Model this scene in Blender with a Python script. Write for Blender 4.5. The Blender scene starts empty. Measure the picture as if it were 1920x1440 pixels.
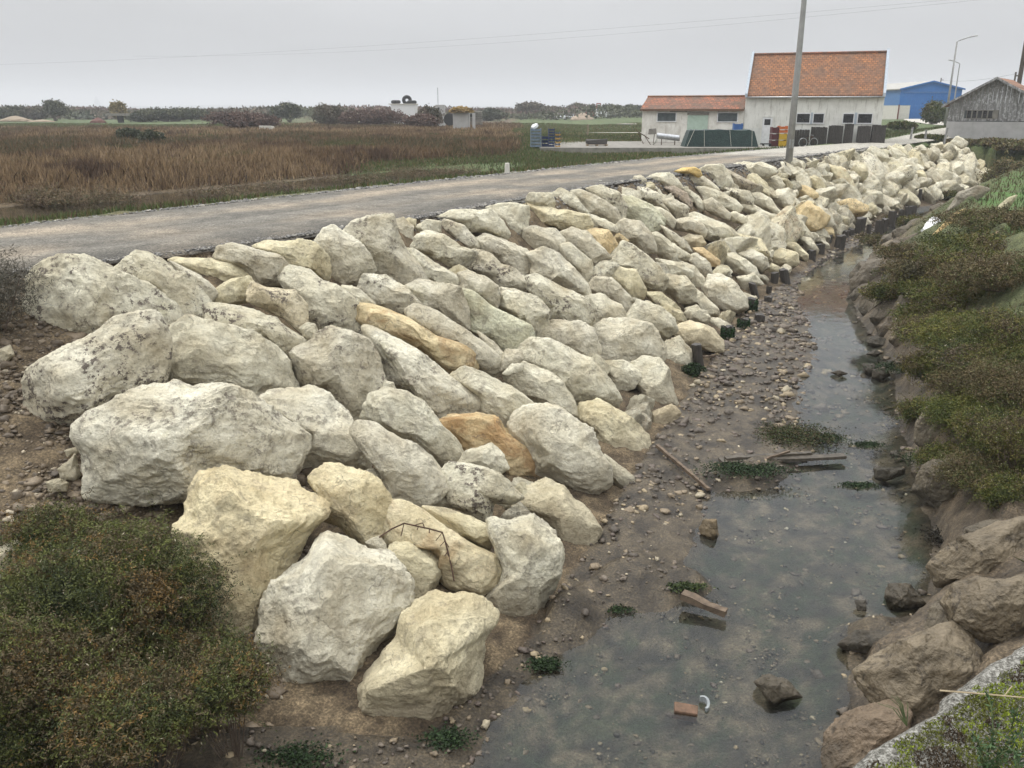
import bpy, bmesh, math, random
import numpy as np
R = math.radians
random.seed(7); rng = np.random.default_rng(7)
sc = bpy.context.scene
COL = sc.collection
# ------------------------------------------------------------------ camera, sky, sun, exposure
FPX, CZ = 1610.0, 2.1
PITCH = math.atan(517/FPX)
cam = bpy.data.objects.new('camera', bpy.data.cameras.new('camera')); COL.objects.link(cam)
cam.data.sensor_width = 36; cam.data.lens = 36*FPX/1920
cam.data.clip_start = 0.05; cam.data.clip_end = 20000
cam.location = (0, 0, CZ); cam.rotation_euler = (math.pi/2-PITCH, 0, 0)
sc.camera = cam
SUN_EL, SUN_AZ = 58, -50       # azimuth measured clockwise from +Y
w = bpy.data.worlds.new('World'); sc.world = w; w.use_nodes = True
nt = w.node_tree; nt.nodes.clear()
def wn(t, **k):
    n = nt.nodes.new(t)
    for a, b in k.items(): setattr(n, a, b)
    return n
out = wn('ShaderNodeOutputWorld'); bg = wn('ShaderNodeBackground'); nt.links.new(bg.outputs[0], out.inputs[0])
sky = wn('ShaderNodeTexSky', sky_type='NISHITA'); sky.sun_disc = False
sky.sun_elevation = R(SUN_EL); sky.sun_rotation = R(SUN_AZ); sky.air_density = 2; sky.dust_density = 6
hs = wn('ShaderNodeHueSaturation'); hs.inputs['Saturation'].default_value = 0.12
nt.links.new(sky.outputs[0], hs.inputs['Color'])
tc = wn('ShaderNodeTexCoord'); sx = wn('ShaderNodeSeparateXYZ'); nt.links.new(tc.outputs['Generated'], sx.inputs[0])
# cloud deck: overcast luminance rises from horizon to zenith, with soft uneven cloud
mr = wn('ShaderNodeMapRange'); zc_ = wn('ShaderNodeMath', operation='MAXIMUM'); nt.links.new(sx.outputs['Z'], zc_.inputs[0]); zc_.inputs[1].default_value = 0
zp_ = wn('ShaderNodeMath', operation='POWER'); nt.links.new(zc_.outputs[0], zp_.inputs[0]); zp_.inputs[1].default_value = 1.35; nt.links.new(zp_.outputs[0], mr.inputs['Value'])
mr.inputs['From Min'].default_value = 0; mr.inputs['From Max'].default_value = 1
mr.inputs['To Min'].default_value = 4.4; mr.inputs['To Max'].default_value = 30.0
mp = wn('ShaderNodeMapping'); mp.inputs['Scale'].default_value = (1, 1, 5.0); nt.links.new(tc.outputs['Generated'], mp.inputs[0])
nz = wn('ShaderNodeTexNoise'); nz.inputs['Scale'].default_value = 1.5; nz.inputs['Detail'].default_value = 4; nz.inputs['Roughness'].default_value = .45
nt.links.new(mp.outputs[0], nz.inputs['Vector'])
mr2 = wn('ShaderNodeMapRange'); mr2.inputs['From Min'].default_value = .3; mr2.inputs['From Max'].default_value = .7
mr2.inputs['To Min'].default_value = .80; mr2.inputs['To Max'].default_value = 1.12; nt.links.new(nz.outputs['Fac'], mr2.inputs['Value'])
mul = wn('ShaderNodeMath', operation='MULTIPLY'); nt.links.new(mr.outputs[0], mul.inputs[0]); nt.links.new(mr2.outputs[0], mul.inputs[1])
vm = wn('ShaderNodeVectorMath', operation='SCALE'); vm.inputs[0].default_value = (.965, .98, 1.0); nt.links.new(mul.outputs[0], vm.inputs['Scale'])
mx = wn('ShaderNodeMix', data_type='RGBA'); mx.inputs['Factor'].default_value = .92
nt.links.new(hs.outputs[0], mx.inputs['A']); nt.links.new(vm.outputs[0], mx.inputs['B'])
nt.links.new(mx.outputs['Result'], bg.inputs['Color']); bg.inputs['Strength'].default_value = 0.108
sun = bpy.data.objects.new('sun', bpy.data.lights.new('sun', 'SUN')); COL.objects.link(sun)
sun.data.energy = 1.5; sun.data.angle = R(11); sun.data.color = (1, .96, .88)
sun.rotation_euler = (math.pi/2-R(SUN_EL), 0, math.pi-R(SUN_AZ)); sun.location = (0, 0, 50)
sc.view_settings.view_transform = 'Standard'; sc.view_settings.look = 'None'
sc.view_settings.exposure = 0.06; sc.view_settings.gamma = 1
sc.render.engine = 'CYCLES'
sc.cycles.use_denoising = True; sc.cycles.max_bounces = 6; sc.cycles.transparent_max_bounces = 12
sc.cycles.volume_bounces = 0

# ------------------------------------------------------------------ helpers
CP, SP = math.cos(PITCH), math.sin(PITCH)
def ray(px, py):                    # direction of a pixel of the 1920x1440 photograph
    d = py-720
    v = np.array([px-960, FPX*CP-d*SP, -(FPX*SP+d*CP)]); return v/np.linalg.norm(v)
def W(px, py, z=0.0):
    r = ray(px, py); k = (z-CZ)/r[2]; return np.array([r[0]*k, r[1]*k, z])
def WY(px, py, Y):
    r = ray(px, py); k = Y/r[1]; return np.array([r[0]*k, Y, CZ+r[2]*k])
def PX(P):
    P = np.atleast_2d(P); x = P[:, 0]; y = P[:, 1]; z = P[:, 2]-CZ
    dep = y*CP-z*SP; up = z*CP+y*SP
    return np.stack([960+FPX*x/dep, 720-FPX*up/dep, dep], 1)
def hash3(ix, iy, iz, s):
    h = (ix*374761393+iy*668265263+iz*2147483647+s*1274126177) & 0xffffffff
    h = ((h ^ (h >> 13))*1274126177) & 0xffffffff
    h = (h ^ (h >> 16)) & 0xffffffff
    return h.astype(np.float64)/4294967295.0
def vnoise(P, s=0):
    P = np.asarray(P, float); f = np.floor(P); i = f.astype(np.int64); t = P-f; t = t*t*t*(t*(t*6-15)+10)
    r = 0
    for a in (0, 1):
        wa = t[:, 0] if a else 1-t[:, 0]
        for b in (0, 1):
            wb = t[:, 1] if b else 1-t[:, 1]
            for c in (0, 1):
                wc = t[:, 2] if c else 1-t[:, 2]
                r = r+wa*wb*wc*hash3(i[:, 0]+a, i[:, 1]+b, i[:, 2]+c, s)
    return r*2-1
def fbm(P, sc_=1.0, oct=4, s=0, gain=.5, ridge=False):
    P = np.asarray(P, float)*sc_; r = np.zeros(len(P)); a = 1.0; n = 0
    for k in range(oct):
        v = vnoise(P+17.3*k, s+k)
        if ridge: v = 1-2*np.abs(v)
        r += a*v; n += a; a *= gain; P = P*2.03
    return r/n
def sm(x, a, b):
    t = np.clip((x-a)/(b-a), 0, 1); return t*t*(3-2*t)
def pdist(x, y, L):                 # distance to polyline
    best = np.full(x.shape, 1e18)
    for (x0, y0), (x1, y1) in zip(L[:-1], L[1:]):
        dx, dy = x1-x0, y1-y0; t = np.clip(((x-x0)*dx+(y-y0)*dy)/(dx*dx+dy*dy), 0, 1)
        best = np.minimum(best, (x-x0-t*dx)**2+(y-y0-t*dy)**2)
    return np.sqrt(best)
def inpoly(x, y, Pg):
    r = np.zeros(x.shape, bool); n = len(Pg)
    for i in range(n):
        x0, y0 = Pg[i]; x1, y1 = Pg[(i+1) % n]
        if y0 == y1: continue
        r ^= ((y0 > y) != (y1 > y)) & (x < (x1-x0)*(y-y0)/(y1-y0)+x0)
    return r

MATS = {}
def newmat(name):
    m = bpy.data.materials.new(name); m.use_nodes = True; n = m.node_tree; n.nodes.clear()
    o = n.nodes.new('ShaderNodeOutputMaterial'); b = n.nodes.new('ShaderNodeBsdfPrincipled'); n.links.new(b.outputs[0], o.inputs[0])
    MATS[name] = m; return m, n, b
def N(n, t, **k):
    q = n.nodes.new(t)
    for a, v in k.items():
        if a in q.inputs: q.inputs[a].default_value = v
        else: setattr(q, a, v)
    return q
def noise(n, vec, scale, detail=5, rough=.55, dist=0):
    q = N(n, 'ShaderNodeTexNoise'); q.inputs['Scale'].default_value = scale; q.inputs['Detail'].default_value = detail
    q.inputs['Roughness'].default_value = rough; q.inputs['Distortion'].default_value = dist
    n.links.new(vec, q.inputs['Vector']); return q.outputs['Fac']
def ramp(n, fac, stops):
    q = N(n, 'ShaderNodeValToRGB'); e = q.color_ramp.elements
    while len(e) > 1: e.remove(e[0])
    e[0].position = stops[0][0]; c = stops[0][1]; e[0].color = (*c, 1) if not isinstance(c, (int, float)) else (c, c, c, 1)
    for p, c in stops[1:]:
        x = e.new(p); x.color = (*c, 1) if not isinstance(c, (int, float)) else (c, c, c, 1)
    n.links.new(fac, q.inputs['Fac']); return q.outputs['Color']
def mixc(n, fac, a, b, mode='MIX'):
    q = N(n, 'ShaderNodeMix', data_type='RGBA', blend_type=mode)
    for s, v in (('Factor', fac), ('A', a), ('B', b)):
        if isinstance(v, bpy.types.NodeSocket): n.links.new(v, q.inputs[s])
        elif s == 'Factor': q.inputs[s].default_value = v
        else: q.inputs[s].default_value = (*v, 1)
    return q.outputs['Result']
def mth(n, op, a, b=0.0):
    q = N(n, 'ShaderNodeMath', operation=op)
    for i, v in enumerate((a, b)):
        if isinstance(v, bpy.types.NodeSocket): n.links.new(v, q.inputs[i])
        else: q.inputs[i].default_value = v
    return q.outputs[0]
def bump(n, b, h, strength, dist, prev=None):
    q = N(n, 'ShaderNodeBump'); q.inputs['Strength'].default_value = strength; q.inputs['Distance'].default_value = dist
    n.links.new(h, q.inputs['Height'])
    if prev is not None: n.links.new(prev, q.inputs['Normal'])
    if b is not None: n.links.new(q.outputs[0], b.inputs['Normal'])
    return q.outputs[0]
def simple(name, c1, c2=None, scale=8, rough=.8, metal=0, bstr=.3, bdist=.02, spec=.3):
    m, n, b = newmat(name); t = N(n, 'ShaderNodeTexCoord').outputs['Object']
    c2 = c2 or tuple(v*.75 for v in c1)
    f = noise(n, t, scale, 6, .6)
    n.links.new(ramp(n, f, [(.32, c2), (.62, c1)]), b.inputs['Base Color'])
    b.inputs['Roughness'].default_value = rough; b.inputs['Metallic'].default_value = metal
    b.inputs['Specular IOR Level'].default_value = spec
    bump(n, b, noise(n, t, scale*4, 4), bstr, bdist); return m

def meshobj(name, V, F, mat=None, parent=None, col=None, smooth=False, extra=None):
    me = bpy.data.meshes.new(name)
    V = np.ascontiguousarray(V, dtype=np.float32)
    if isinstance(F, np.ndarray):
        k = F.shape[1]; me.vertices.add(len(V)); me.vertices.foreach_set('co', V.ravel())
        me.loops.add(F.size); me.loops.foreach_set('vertex_index', np.ascontiguousarray(F, dtype=np.int32).ravel())
        me.polygons.add(len(F)); me.polygons.foreach_set('loop_start', np.arange(0, F.size, k, dtype=np.int32))
        me.update(calc_edges=True)
    else:
        me.from_pydata(V.tolist(), [], F)
    if smooth: me.polygons.foreach_set('use_smooth', np.ones(len(me.polygons), bool))
    if col is not None:
        a = me.color_attributes.new('col', 'FLOAT_COLOR', 'POINT')
        c4 = np.ones((len(V), 4), np.float32); c4[:, :col.shape[1]] = col; a.data.foreach_set('color', c4.ravel())
    if mat is not None:
        for mm in (mat if isinstance(mat, (list, tuple)) else [mat]): me.materials.append(mm)
    o = bpy.data.objects.new(name, me); COL.objects.link(o)
    if parent is not None: o.parent = parent
    return o
def tag(o, label, cat, group=None, kind=None):
    if label: o['label'] = label
    if cat: o['category'] = cat
    if group: o['group'] = group
    if kind: o['kind'] = kind
    return o
def empty(name, loc, rz=0, label=None, cat=None, group=None):
    o = bpy.data.objects.new(name, None); COL.objects.link(o); o.location = loc; o.rotation_euler = (0, 0, rz)
    o.empty_display_size = .2
    return tag(o, label, cat, group)
class MB:
    def __init__(s): s.v = []; s.f = []
    def add(s, V, F):
        k = len(s.v); s.v += [tuple(map(float, p)) for p in V]; s.f += [tuple(i+k for i in f) for f in F]; return s
    def box(s, a, b, jit=0):
        (x0, y0, z0), (x1, y1, z1) = a, b
        V = [(x0, y0, z0), (x1, y0, z0), (x1, y1, z0), (x0, y1, z0), (x0, y0, z1), (x1, y0, z1), (x1, y1, z1), (x0, y1, z1)]
        if jit: V = [tuple(c+random.uniform(-jit, jit) for c in v) for v in V]
        return s.add(V, [(0, 3, 2, 1), (4, 5, 6, 7), (0, 1, 5, 4), (1, 2, 6, 5), (2, 3, 7, 6), (3, 0, 4, 7)])
    def prism(s, poly, axis, a, b):      # poly in the two other axes, extruded along axis
        n = len(poly)
        def mk(p, t):
            return (t, p[0], p[1]) if axis == 0 else ((p[0], t, p[1]) if axis == 1 else (p[0], p[1], t))
        V = [mk(p, a) for p in poly]+[mk(p, b) for p in poly]
        F = [tuple(range(n)), tuple(range(2*n-1, n-1, -1))]+[(i, i+n, (i+1) % n+n, (i+1) % n) for i in range(n)]
        return s.add(V, F)
    def tube(s, pts, r, n=8, cap=True):
        pts = [np.array(p, float) for p in pts]; rs = r if isinstance(r, (list, tuple)) else [r]*len(pts)
        V = []; 
        for i, p in enumerate(pts):
            d = pts[min(i+1, len(pts)-1)]-pts[max(i-1, 0)]; d = d/np.linalg.norm(d)
            u = np.cross(d, (0, 0, 1) if abs(d[2]) < .9 else (1, 0, 0)); u /= np.linalg.norm(u); v = np.cross(d, u)
            for k in range(n):
                a = 2*math.pi*k/n; V.append(p+rs[i]*(math.cos(a)*u+math.sin(a)*v))
        F = [(i*n+k, i*n+(k+1) % n, (i+1)*n+(k+1) % n, (i+1)*n+k) for i in range(len(pts)-1) for k in range(n)]
        if cap: F += [tuple(range(n-1, -1, -1)), tuple(range((len(pts)-1)*n, len(pts)*n))]
        return s.add(V, F)
    def build(s, name, mat, parent=None, smooth=False, bevel=0):
        o = meshobj(name, np.array(s.v), s.f, mat, parent, smooth=smooth)
        if bevel:
            m = o.modifiers.new('bevel', 'BEVEL'); m.width = bevel; m.segments = 2; m.limit_method = 'ANGLE'
        return o

# ------------------------------------------------------------------ terrain
WATER = -2.9
T = [(-13, -6), (-9, 0), (-6.5, 3.9), (-4.2, 5.4), (-2, 5.95), (-.75, 5.8), (.1, 7.1), (.9, 9.0), (1.8, 11.3), (3.0, 14.3), (5.8, 20.9), (9.0, 26.8), (13.9, 35.1), (20, 44), (30, 53.5)]
C = [(-22, -5), (-14, 2.3), (-10, 7.1), (-6.7, 10.9), (-4.9, 12.4), (-3.5, 14.4), (-1.8, 17.0), (.3, 20.7), (3.7, 26.2), (6.2, 29.7), (11.5, 37.5), (17.6, 45.8), (22.5, 51), (28.5, 57)]
RT = [(1.2, -6), (1.8, 2.5), (2.55, 5.5), (3.4, 7.0), (4.4, 7.8), (5.1, 9.0), (5.65, 10.6), (6.5, 13.3), (8.0, 17.0), (8.75, 20.8), (10, 24.7), (12.9, 30.4), (17.5, 37.6), (24, 46), (31.5, 50.5)]
RC = [(3.6, -6), (4.6, 3), (5.6, 5.5), (6.8, 8), (8.2, 11), (9.2, 14), (10.6, 18), (11.6, 21.5), (13.2, 25.0), (15.6, 29.0), (20, 35.4), (26, 43.3), (33.5, 48)]
WE = [tuple(W(x, y, WATER)[:2]) for x, y in [(760, 1600), (835, 1440), (900, 1330), (985, 1230), (1060, 1120), (1180, 1060), (1275, 1010), (1300, 930), (1400, 880), (1500, 850), (1470, 780), (1480, 715), (1510, 640), (1480, 570), (1480, 530), (1530, 490), (1600, 458), (1700, 400)]]
NEAR = [(-14.5, 1.6), (-10.3, 6.8), (-6.9, 11.0), (-5.0, 12.9), (-3.5, 14.9), (-1.9, 17.1), (.1, 20.7), (3.5, 26.1), (6.0, 29.6), (11.3, 37.3), (17.4, 45.7), (24.5, 54.5), (33, 63.5), (45, 75)]
FAR = [(-19.5, 4.0), (-14, 10.6), (-9.41, 15.9), (-7.58, 18.75), (-4.96, 22.64), (-.35, 29.16), (4.6, 36.3), (10.3, 43.4), (17.0, 51.2), (24.0, 57.8), (30.5, 66.5), (42, 79)]
bankL = T+C[::-1]; chan = T+RT[::-1]; bankR = RT+RC[::-1]; roadP = NEAR+FAR[::-1]
rightSide = RC+[(36, 52), (400, 60), (400, -6)]
def zup(x, y):      # gentle rise towards the buildings
    return .62*sm(y+.25*x, 52, 88)*sm(x, 8, 26)+.15*sm(x, 28, 36)*sm(y, 40, 60)
BUMPS = [(W(1200, 1100, -2.9), .5, .13), (W(1300, 1095, -2.9), .22, .10), (W(1060, 1160, -2.9), .35, .10), (W(1640, 1190, -2.9), .3, .08), (W(1420, 890, -2.9), .5, .05)]
def height(x, y, rocks=True):
    x = np.asarray(x, float); y = np.asarray(y, float)
    z = np.full(x.shape, 0.0); zone = np.zeros(x.shape, int)  # 0 left marsh,1 road side,2 bank L,3 bed,4 bank R,5 right field
    base = zup(x, y)
    dF = pdist(x, y, FAR); inroad = inpoly(x, y, roadP)
    left = -.33*sm(dF, .2, 2.6)-.62*np.exp(-((dF-6.4)/2.3)**2)*sm(y, 60, 34)*sm(x, 3, -4)
    left += .25*sm(dF, 8.5, 12)*sm(x, 12, 2)
    P = np.stack([x.ravel(), y.ravel(), 0*x.ravel()], 1)
    lump = (fbm(P, .06, 3, 3).reshape(x.shape))
    left += lump*.25*sm(dF, 4, 12)
    left *= sm(y+0*x, 2000, 800)
    z = left+base
    inR = inpoly(x, y, rightSide)
    zr = -.45+.25*sm(x, 14, 40)+.1*lump+base; z = np.where(inR, zr, z); zone = np.where(inR, 5, zone)
    z = np.where(inroad, base-.02, z); zone = np.where(inroad, 1, zone)
    dT = pdist(x, y, T); dC = pdist(x, y, C)
    b = inpoly(x, y, bankL)
    off = .5 if rocks else 0
    t = dT/(dT+dC+1e-9); zb = -2.85+(2.85+base-.02)*t-off*np.sin(np.pi*np.clip(t, 0, 1))**1.1*(1-.7*sm(x, -3.2, -4.6)*sm(y, 12, 10))
    z = np.where(b, zb, z); zone = np.where(b, 2, zone)
    c = inpoly(x, y, chan); dW = pdist(x, y, WE); leftW = inpoly(x, y, T+WE[::-1]) & c
    dRT = pdist(x, y, RT)
    zc = np.where(leftW, WATER+.03+.1*np.minimum(dW, .9)+.03*sm(dT, 1, 0), WATER-.16*sm(np.minimum(dW, dRT*1.6), 0, .8)+.02)
    for q, r, a in BUMPS: zc = zc+(a+.14)*np.exp(-(((x-q[0])**2+((y-q[1])*.8)**2)/r**2))*(~leftW)
    z = np.where(c, zc, z); zone = np.where(c, 3, zone)
    dRC = pdist(x, y, RC); rr = inpoly(x, y, bankR) & ~c; t = dRT/(dRT+dRC+1e-9)
    z = np.where(rr, WATER+.02+(2.47+base*.6)*np.clip(t, 0, 1)**.8-(.45*sm(y, 9.5, 7)*np.sin(np.pi*np.clip(t, 0, 1)) if rocks else 0), z); zone = np.where(rr, 4, zone)
    return z, zone
def hit(px, py, lift=0.0, rocks=False):
    d = ray(px, py); t = np.concatenate([np.arange(1.5, 15, .05), np.arange(15, 70, .15), np.arange(70, 400, 1)])
    X = d[0]*t; Y = d[1]*t; Z = CZ+d[2]*t
    h, _ = height(X, Y, rocks); k = np.argmax(Z <= h+lift)
    return np.array([X[k], Y[k], Z[k]])
def hz(x, y, rocks=True): return float(height(np.array([x]), np.array([y]), rocks)[0][0])

def axis(segs):
    a = [segs[0][0]]
    for lo, hi, st in segs:
        n = max(1, int(round((hi-lo)/st))); a += list(np.linspace(lo, hi, n+1)[1:])
    return np.array(a)
gx = axis([(-6000, -400, 700), (-400, -60, 20), (-60, -14, 1.0), (-14, -5, .25), (-5, 8, .075), (8, 20, .16), (20, 40, .4), (40, 120, 3), (120, 500, 20), (500, 6000, 700)])
gy = axis([(-60, -2, 5), (-2, 4, .4), (4, 14, .075), (14, 30, .15), (30, 60, .35), (60, 120, 1.2), (120, 400, 8), (400, 1000, 50), (1000, 9000, 800)])
GX, GY = np.meshgrid(gx, gy); gz, zone = height(GX, GY)
Pf = np.stack([GX.ravel(), GY.ravel(), gz.ravel()], 1); zf = zone.ravel()
near = (Pf[:, 1] < 70) & (np.abs(Pf[:, 0]) < 60)
n1 = fbm(Pf*[1, 1, 1], 1.1, 4, 11); n2 = fbm(Pf, 5, 4, 21, .6); n3 = fbm(Pf, .35, 3, 31)
amp = np.choose(zf, [.08, .0, .05, .0, .10, .05]); fin = np.choose(zf, [.03, .0, .045, .0, .055, .02])
bed = zf == 3
Pf[:, 2] += near*(n1*amp+n2*fin)+bed*(n1*.022+n2*.03)
# muddy gullies and slabs on the right bank
rid = fbm(Pf*[1, .5, 1], 1.6, 3, 77, ridge=True)
rid2 = fbm(Pf*[1.4, .7, 1]+[3, 0, 0], 1.1, 2, 79, ridge=True); Pf[:, 2] += (zf == 4)*(rid*.10+rid2*.13)*near
Pf[:, 2] += (zf == 2)*near*fbm(Pf, 2.4, 4, 83, .6, True)*.05
cA = np.zeros((len(Pf), 3))
def lerp(a, b, t): return np.array(a)[None]*(1-t[:, None])+np.array(b)[None]*t[:, None]
nn = sm(n3+.4*n1, -.4, .4); n2s = sm(n2, -.4, .4)
brown = lerp((.085, .062, .04), (.13, .095, .055), n2s); green = lerp((.055, .08, .025), (.09, .115, .04), n2s)
# far marsh bands: brown with green strips
Yv = Pf[:, 1]; Xv = Pf[:, 0]
pxg = PX(Pf*[1, 1, 0]+[0, 0, -.2]); gpx, gpy = np.where(Yv > 3, pxg[:, 0], 0), np.where(Yv > 3, pxg[:, 1], 2000)
greenzone = lambda px, py, n: np.clip(sm(py+5*n, 243, 236)*sm(px, 700, 450)+sm(py+4*n, 300, 290)*sm(px, 950, 985)+.7*sm(n, .18, .34)*sm(py, 330, 300)+sm(px+60*n, 620, 700)*sm(py+10*n, 352-.05*(px-600), 340-.05*(px-600))*sm(py+8*n, 300-.06*(px-700), 308-.06*(px-700)), 0, 1)
gm = greenzone(gpx, gpy, n3)
dFv = pdist(Xv, Yv, FAR); gm = np.maximum(gm, .5*sm(dFv, 2.2, .5)*(zf == 0))
gm = np.where(Yv > 210, .35*sm(n3, -.2, .3), gm)
cA[:] = brown*(1-gm[:, None])+green*gm[:, None]
mud = lerp((.028, .021, .013), (.088, .068, .042), n2s); dirt = lerp((.06, .043, .026), (.16, .12, .072), n2s)
n5 = fbm(Pf*[1, 1, 0], 4.5, 4, 93, .7); wetmud = lerp((.028, .027, .022), (.14, .115, .08), sm(n5+.9*n2, -.45, .55))
algae = np.array([.025, .04, .02])
al = sm(fbm(Pf*[1, .8, 0], 4.2, 5, 55, .85)+.35*fbm(Pf*[1, 1, 0], .9, 2, 57), -.12, .2)
und = sm(Pf[:, 2], WATER+.0, WATER-.08)
bedc = mud*(1-und[:, None])+wetmud*und[:, None]
bedc = bedc*(1-(al*und*.75)[:, None])+algae*(al*und*.75)[:, None]
cA = np.where((zf == 3)[:, None], bedc, cA); cA = np.where((zf == 2)[:, None], dirt*(1-.0), cA)
rb = lerp((.05, .038, .025), (.13, .10, .066), sm(n2+n1, -.5, .5)); hgt = sm(Pf[:, 2], -1.9, -1.0)
rb = rb*(1-hgt[:, None]*.7)+green*hgt[:, None]*.7
cA = np.where((zf == 4)[:, None], rb, cA)
fg = lerp((.07, .085, .03), (.07, .14, .03), sm(n1, -.3, .3)); cA = np.where((zf == 5)[:, None], fg, cA)
wet = np.where((zf == 3) | ((zf == 4) & (Pf[:, 2] < -2.1)), 1.0, 0.0)
nxg, nyg = len(gx), len(gy); idx = np.arange(nxg*nyg).reshape(nyg, nxg)
Fg = np.stack([idx[:-1, :-1], idx[:-1, 1:], idx[1:, 1:], idx[1:, :-1]], -1).reshape(-1, 4)
m, n, b = newmat('ground'); t = N(n, 'ShaderNodeTexCoord').outputs['Object']
at = N(n, 'ShaderNodeAttribute', attribute_name='col')
f = noise(n, t, 9, 8, .7); f2 = noise(n, t, 45, 4, .6)
v = ramp(n, f, [(.3, .5), (.7, 1.4)]); v2 = ramp(n, f2, [(.3, .45), (.52, 1.0), (.72, 2.0)])
c = mixc(n, 1, mixc(n, 1, at.outputs['Color'], v, 'MULTIPLY'), v2, 'MULTIPLY'); n.links.new(c, b.inputs['Base Color'])
n.links.new(mth(n, 'SUBTRACT', .95, mth(n, 'MULTIPLY', at.outputs['Alpha'], .55)), b.inputs['Roughness'])
b.inputs['Specular IOR Level'].default_value = .4
q = bump(n, None, f, .7, .06); bump(n, b, f2, .6, .02, q)
ground = meshobj('ground', Pf, Fg, MATS['ground'], col=np.concatenate([cA, wet[:, None]], 1), smooth=True)
ground['kind'] = 'structure'

# water -------------------------------------------------------------
m, n, b = newmat('water'); n.nodes.remove(b); o_ = [q for q in n.nodes if q.type == 'OUTPUT_MATERIAL'][0]
t = N(n, 'ShaderNodeTexCoord').outputs['Object']
tr = N(n, 'ShaderNodeBsdfTransparent'); tr.inputs[0].default_value = (.86, .87, .84, 1)
gl = N(n, 'ShaderNodeBsdfGlossy'); gl.inputs['Roughness'].default_value = .06; gl.inputs[0].default_value = (.93, .96, 1, 1)
fr = N(n, 'ShaderNodeFresnel'); fr.inputs['IOR'].default_value = 1.34
ms = N(n, 'ShaderNodeMixShader')
bp = bump(n, None, noise(n, t, 3, 4), .12, .03); n.links.new(bp, gl.inputs['Normal']); n.links.new(bp, fr.inputs['Normal'])
n.links.new(fr.outputs[0], ms.inputs[0]); n.links.new(tr.outputs[0], ms.inputs[1]); n.links.new(gl.outputs[0], ms.inputs[2]); n.links.new(ms.outputs[0], o_.inputs[0])
wat = MB().add([(a, b, WATER) for a, b in T]+[(a+.5, b-.3, WATER) for a, b in RT[::-1]], [tuple(range(29, -1, -1))]).build('channel_water', MATS['water']); wat['kind'] = 'structure'
DF_ = [(-19.5, 4.0), (-14, 10.6), (-9.41, 15.9), (-4.96, 22.64), (-.35, 29.16), (3, 34)]
dw = MB().add([(a+.8*k, b-.7*k, -.50) for k in (-2.5, -11) for a, b in DF_], [(i, i+1, i+7, i+6) for i in range(5)]).build('ditch_water', MATS['water']); dw['kind'] = 'structure'

# road --------------------------------------------------------------
def resample(L, n):
    L = np.array(L); d = np.r_[0, np.cumsum(np.linalg.norm(np.diff(L, axis=0), axis=1))]; s = np.linspace(0, d[-1], n)
    return np.stack([np.interp(s, d, L[:, 0]), np.interp(s, d, L[:, 1])], 1)
NA, NB = 260, 30
An, Bn = resample(NEAR, NA), resample(FAR, NA)
tt = np.linspace(0, 1, NB)[None, :, None]
G = An[:, None]*(1-tt)+Bn[:, None]*tt; gxr, gyr = G[..., 0].ravel(), G[..., 1].ravel()
e = np.tile(np.linspace(0, 1, NB), NA); wob = fbm(np.stack([gxr, gyr, 0*gxr], 1), .7, 3, 91)*.12
edge = np.minimum(e, 1-e)*5
zr_ = zup(gxr, gyr)+.035+.04*sm(edge, 0, 1)-.06*sm(edge, .25, 0)-.02*(np.exp(-((e-.3)/.07)**2)+np.exp(-((e-.68)/.07)**2))
dn = Bn-An; dn /= np.linalg.norm(dn, axis=1)[:, None]; dn = np.repeat(dn, NB, 0)
wfac = wob*sm(edge, .8, 0)*1.2
Vr = np.stack([gxr+dn[:, 0]*wfac, gyr+dn[:, 1]*wfac, zr_+fbm(np.stack([gxr, gyr, 0*gxr], 1), 4, 3, 5)*.012], 1)
idr = np.arange(NA*NB).reshape(NA, NB); Fr = np.stack([idr[:-1, :-1], idr[1:, :-1], idr[1:, 1:], idr[:-1, 1:]], -1).reshape(-1, 4)
conc = sm(gyr+fbm(Vr, .5, 2, 8)*2, 39, 43)
stripe = np.exp(-((e-.30)/.09)**2)+np.exp(-((e-.68)/.09)**2); nr = fbm(Vr, .8, 4, 44)
grav = lerp((.125, .115, .096), (.225, .188, .14), sm(stripe*.6+nr*.9, -.1, .9)); strk = fbm(np.stack([e*16, np.repeat(np.arange(NA), NB)*.035, 0*e], 1), 1, 4, 45); grav = grav*(1-.38*sm(e+.1*nr, .24, .06))[:, None]*(1+.35*strk)[:, None]
rc = grav*(1-conc[:, None])+np.array([.33, .31, .265])*conc[:, None]
m, n, b = newmat('gravel_road'); t = N(n, 'ShaderNodeTexCoord').outputs['Object']; at = N(n, 'ShaderNodeAttribute', attribute_name='col')
f = noise(n, t, 38, 4, .7); f2 = noise(n, t, 2.5, 6, .65)
vo = N(n, 'ShaderNodeTexVoronoi'); vo.inputs['Scale'].default_value = 28; n.links.new(t, vo.inputs['Vector'])
c = mixc(n, 1, at.outputs['Color'], ramp(n, f, [(.3, .4), (.7, 1.65)]), 'MULTIPLY'); c = mixc(n, 1, c, ramp(n, f2, [(.3, .7), (.7, 1.3)]), 'MULTIPLY'); c = mixc(n, 1, c, ramp(n, noise(n, t, 11, 6, .8), [(.3, .6), (.7, 1.4)]), 'MULTIPLY')
c = mixc(n, .4, c, vo.outputs['Distance'], 'SOFT_LIGHT')
n.links.new(c, b.inputs['Base Color']); b.inputs['Roughness'].default_value = .95
q = bump(n, None, vo.outputs['Distance'], .8, .02); bump(n, b, f, .5, .02, q)
road = meshobj('road', Vr, Fr, MATS['gravel_road'], col=rc, smooth=True); road['kind'] = 'structure'
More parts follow.
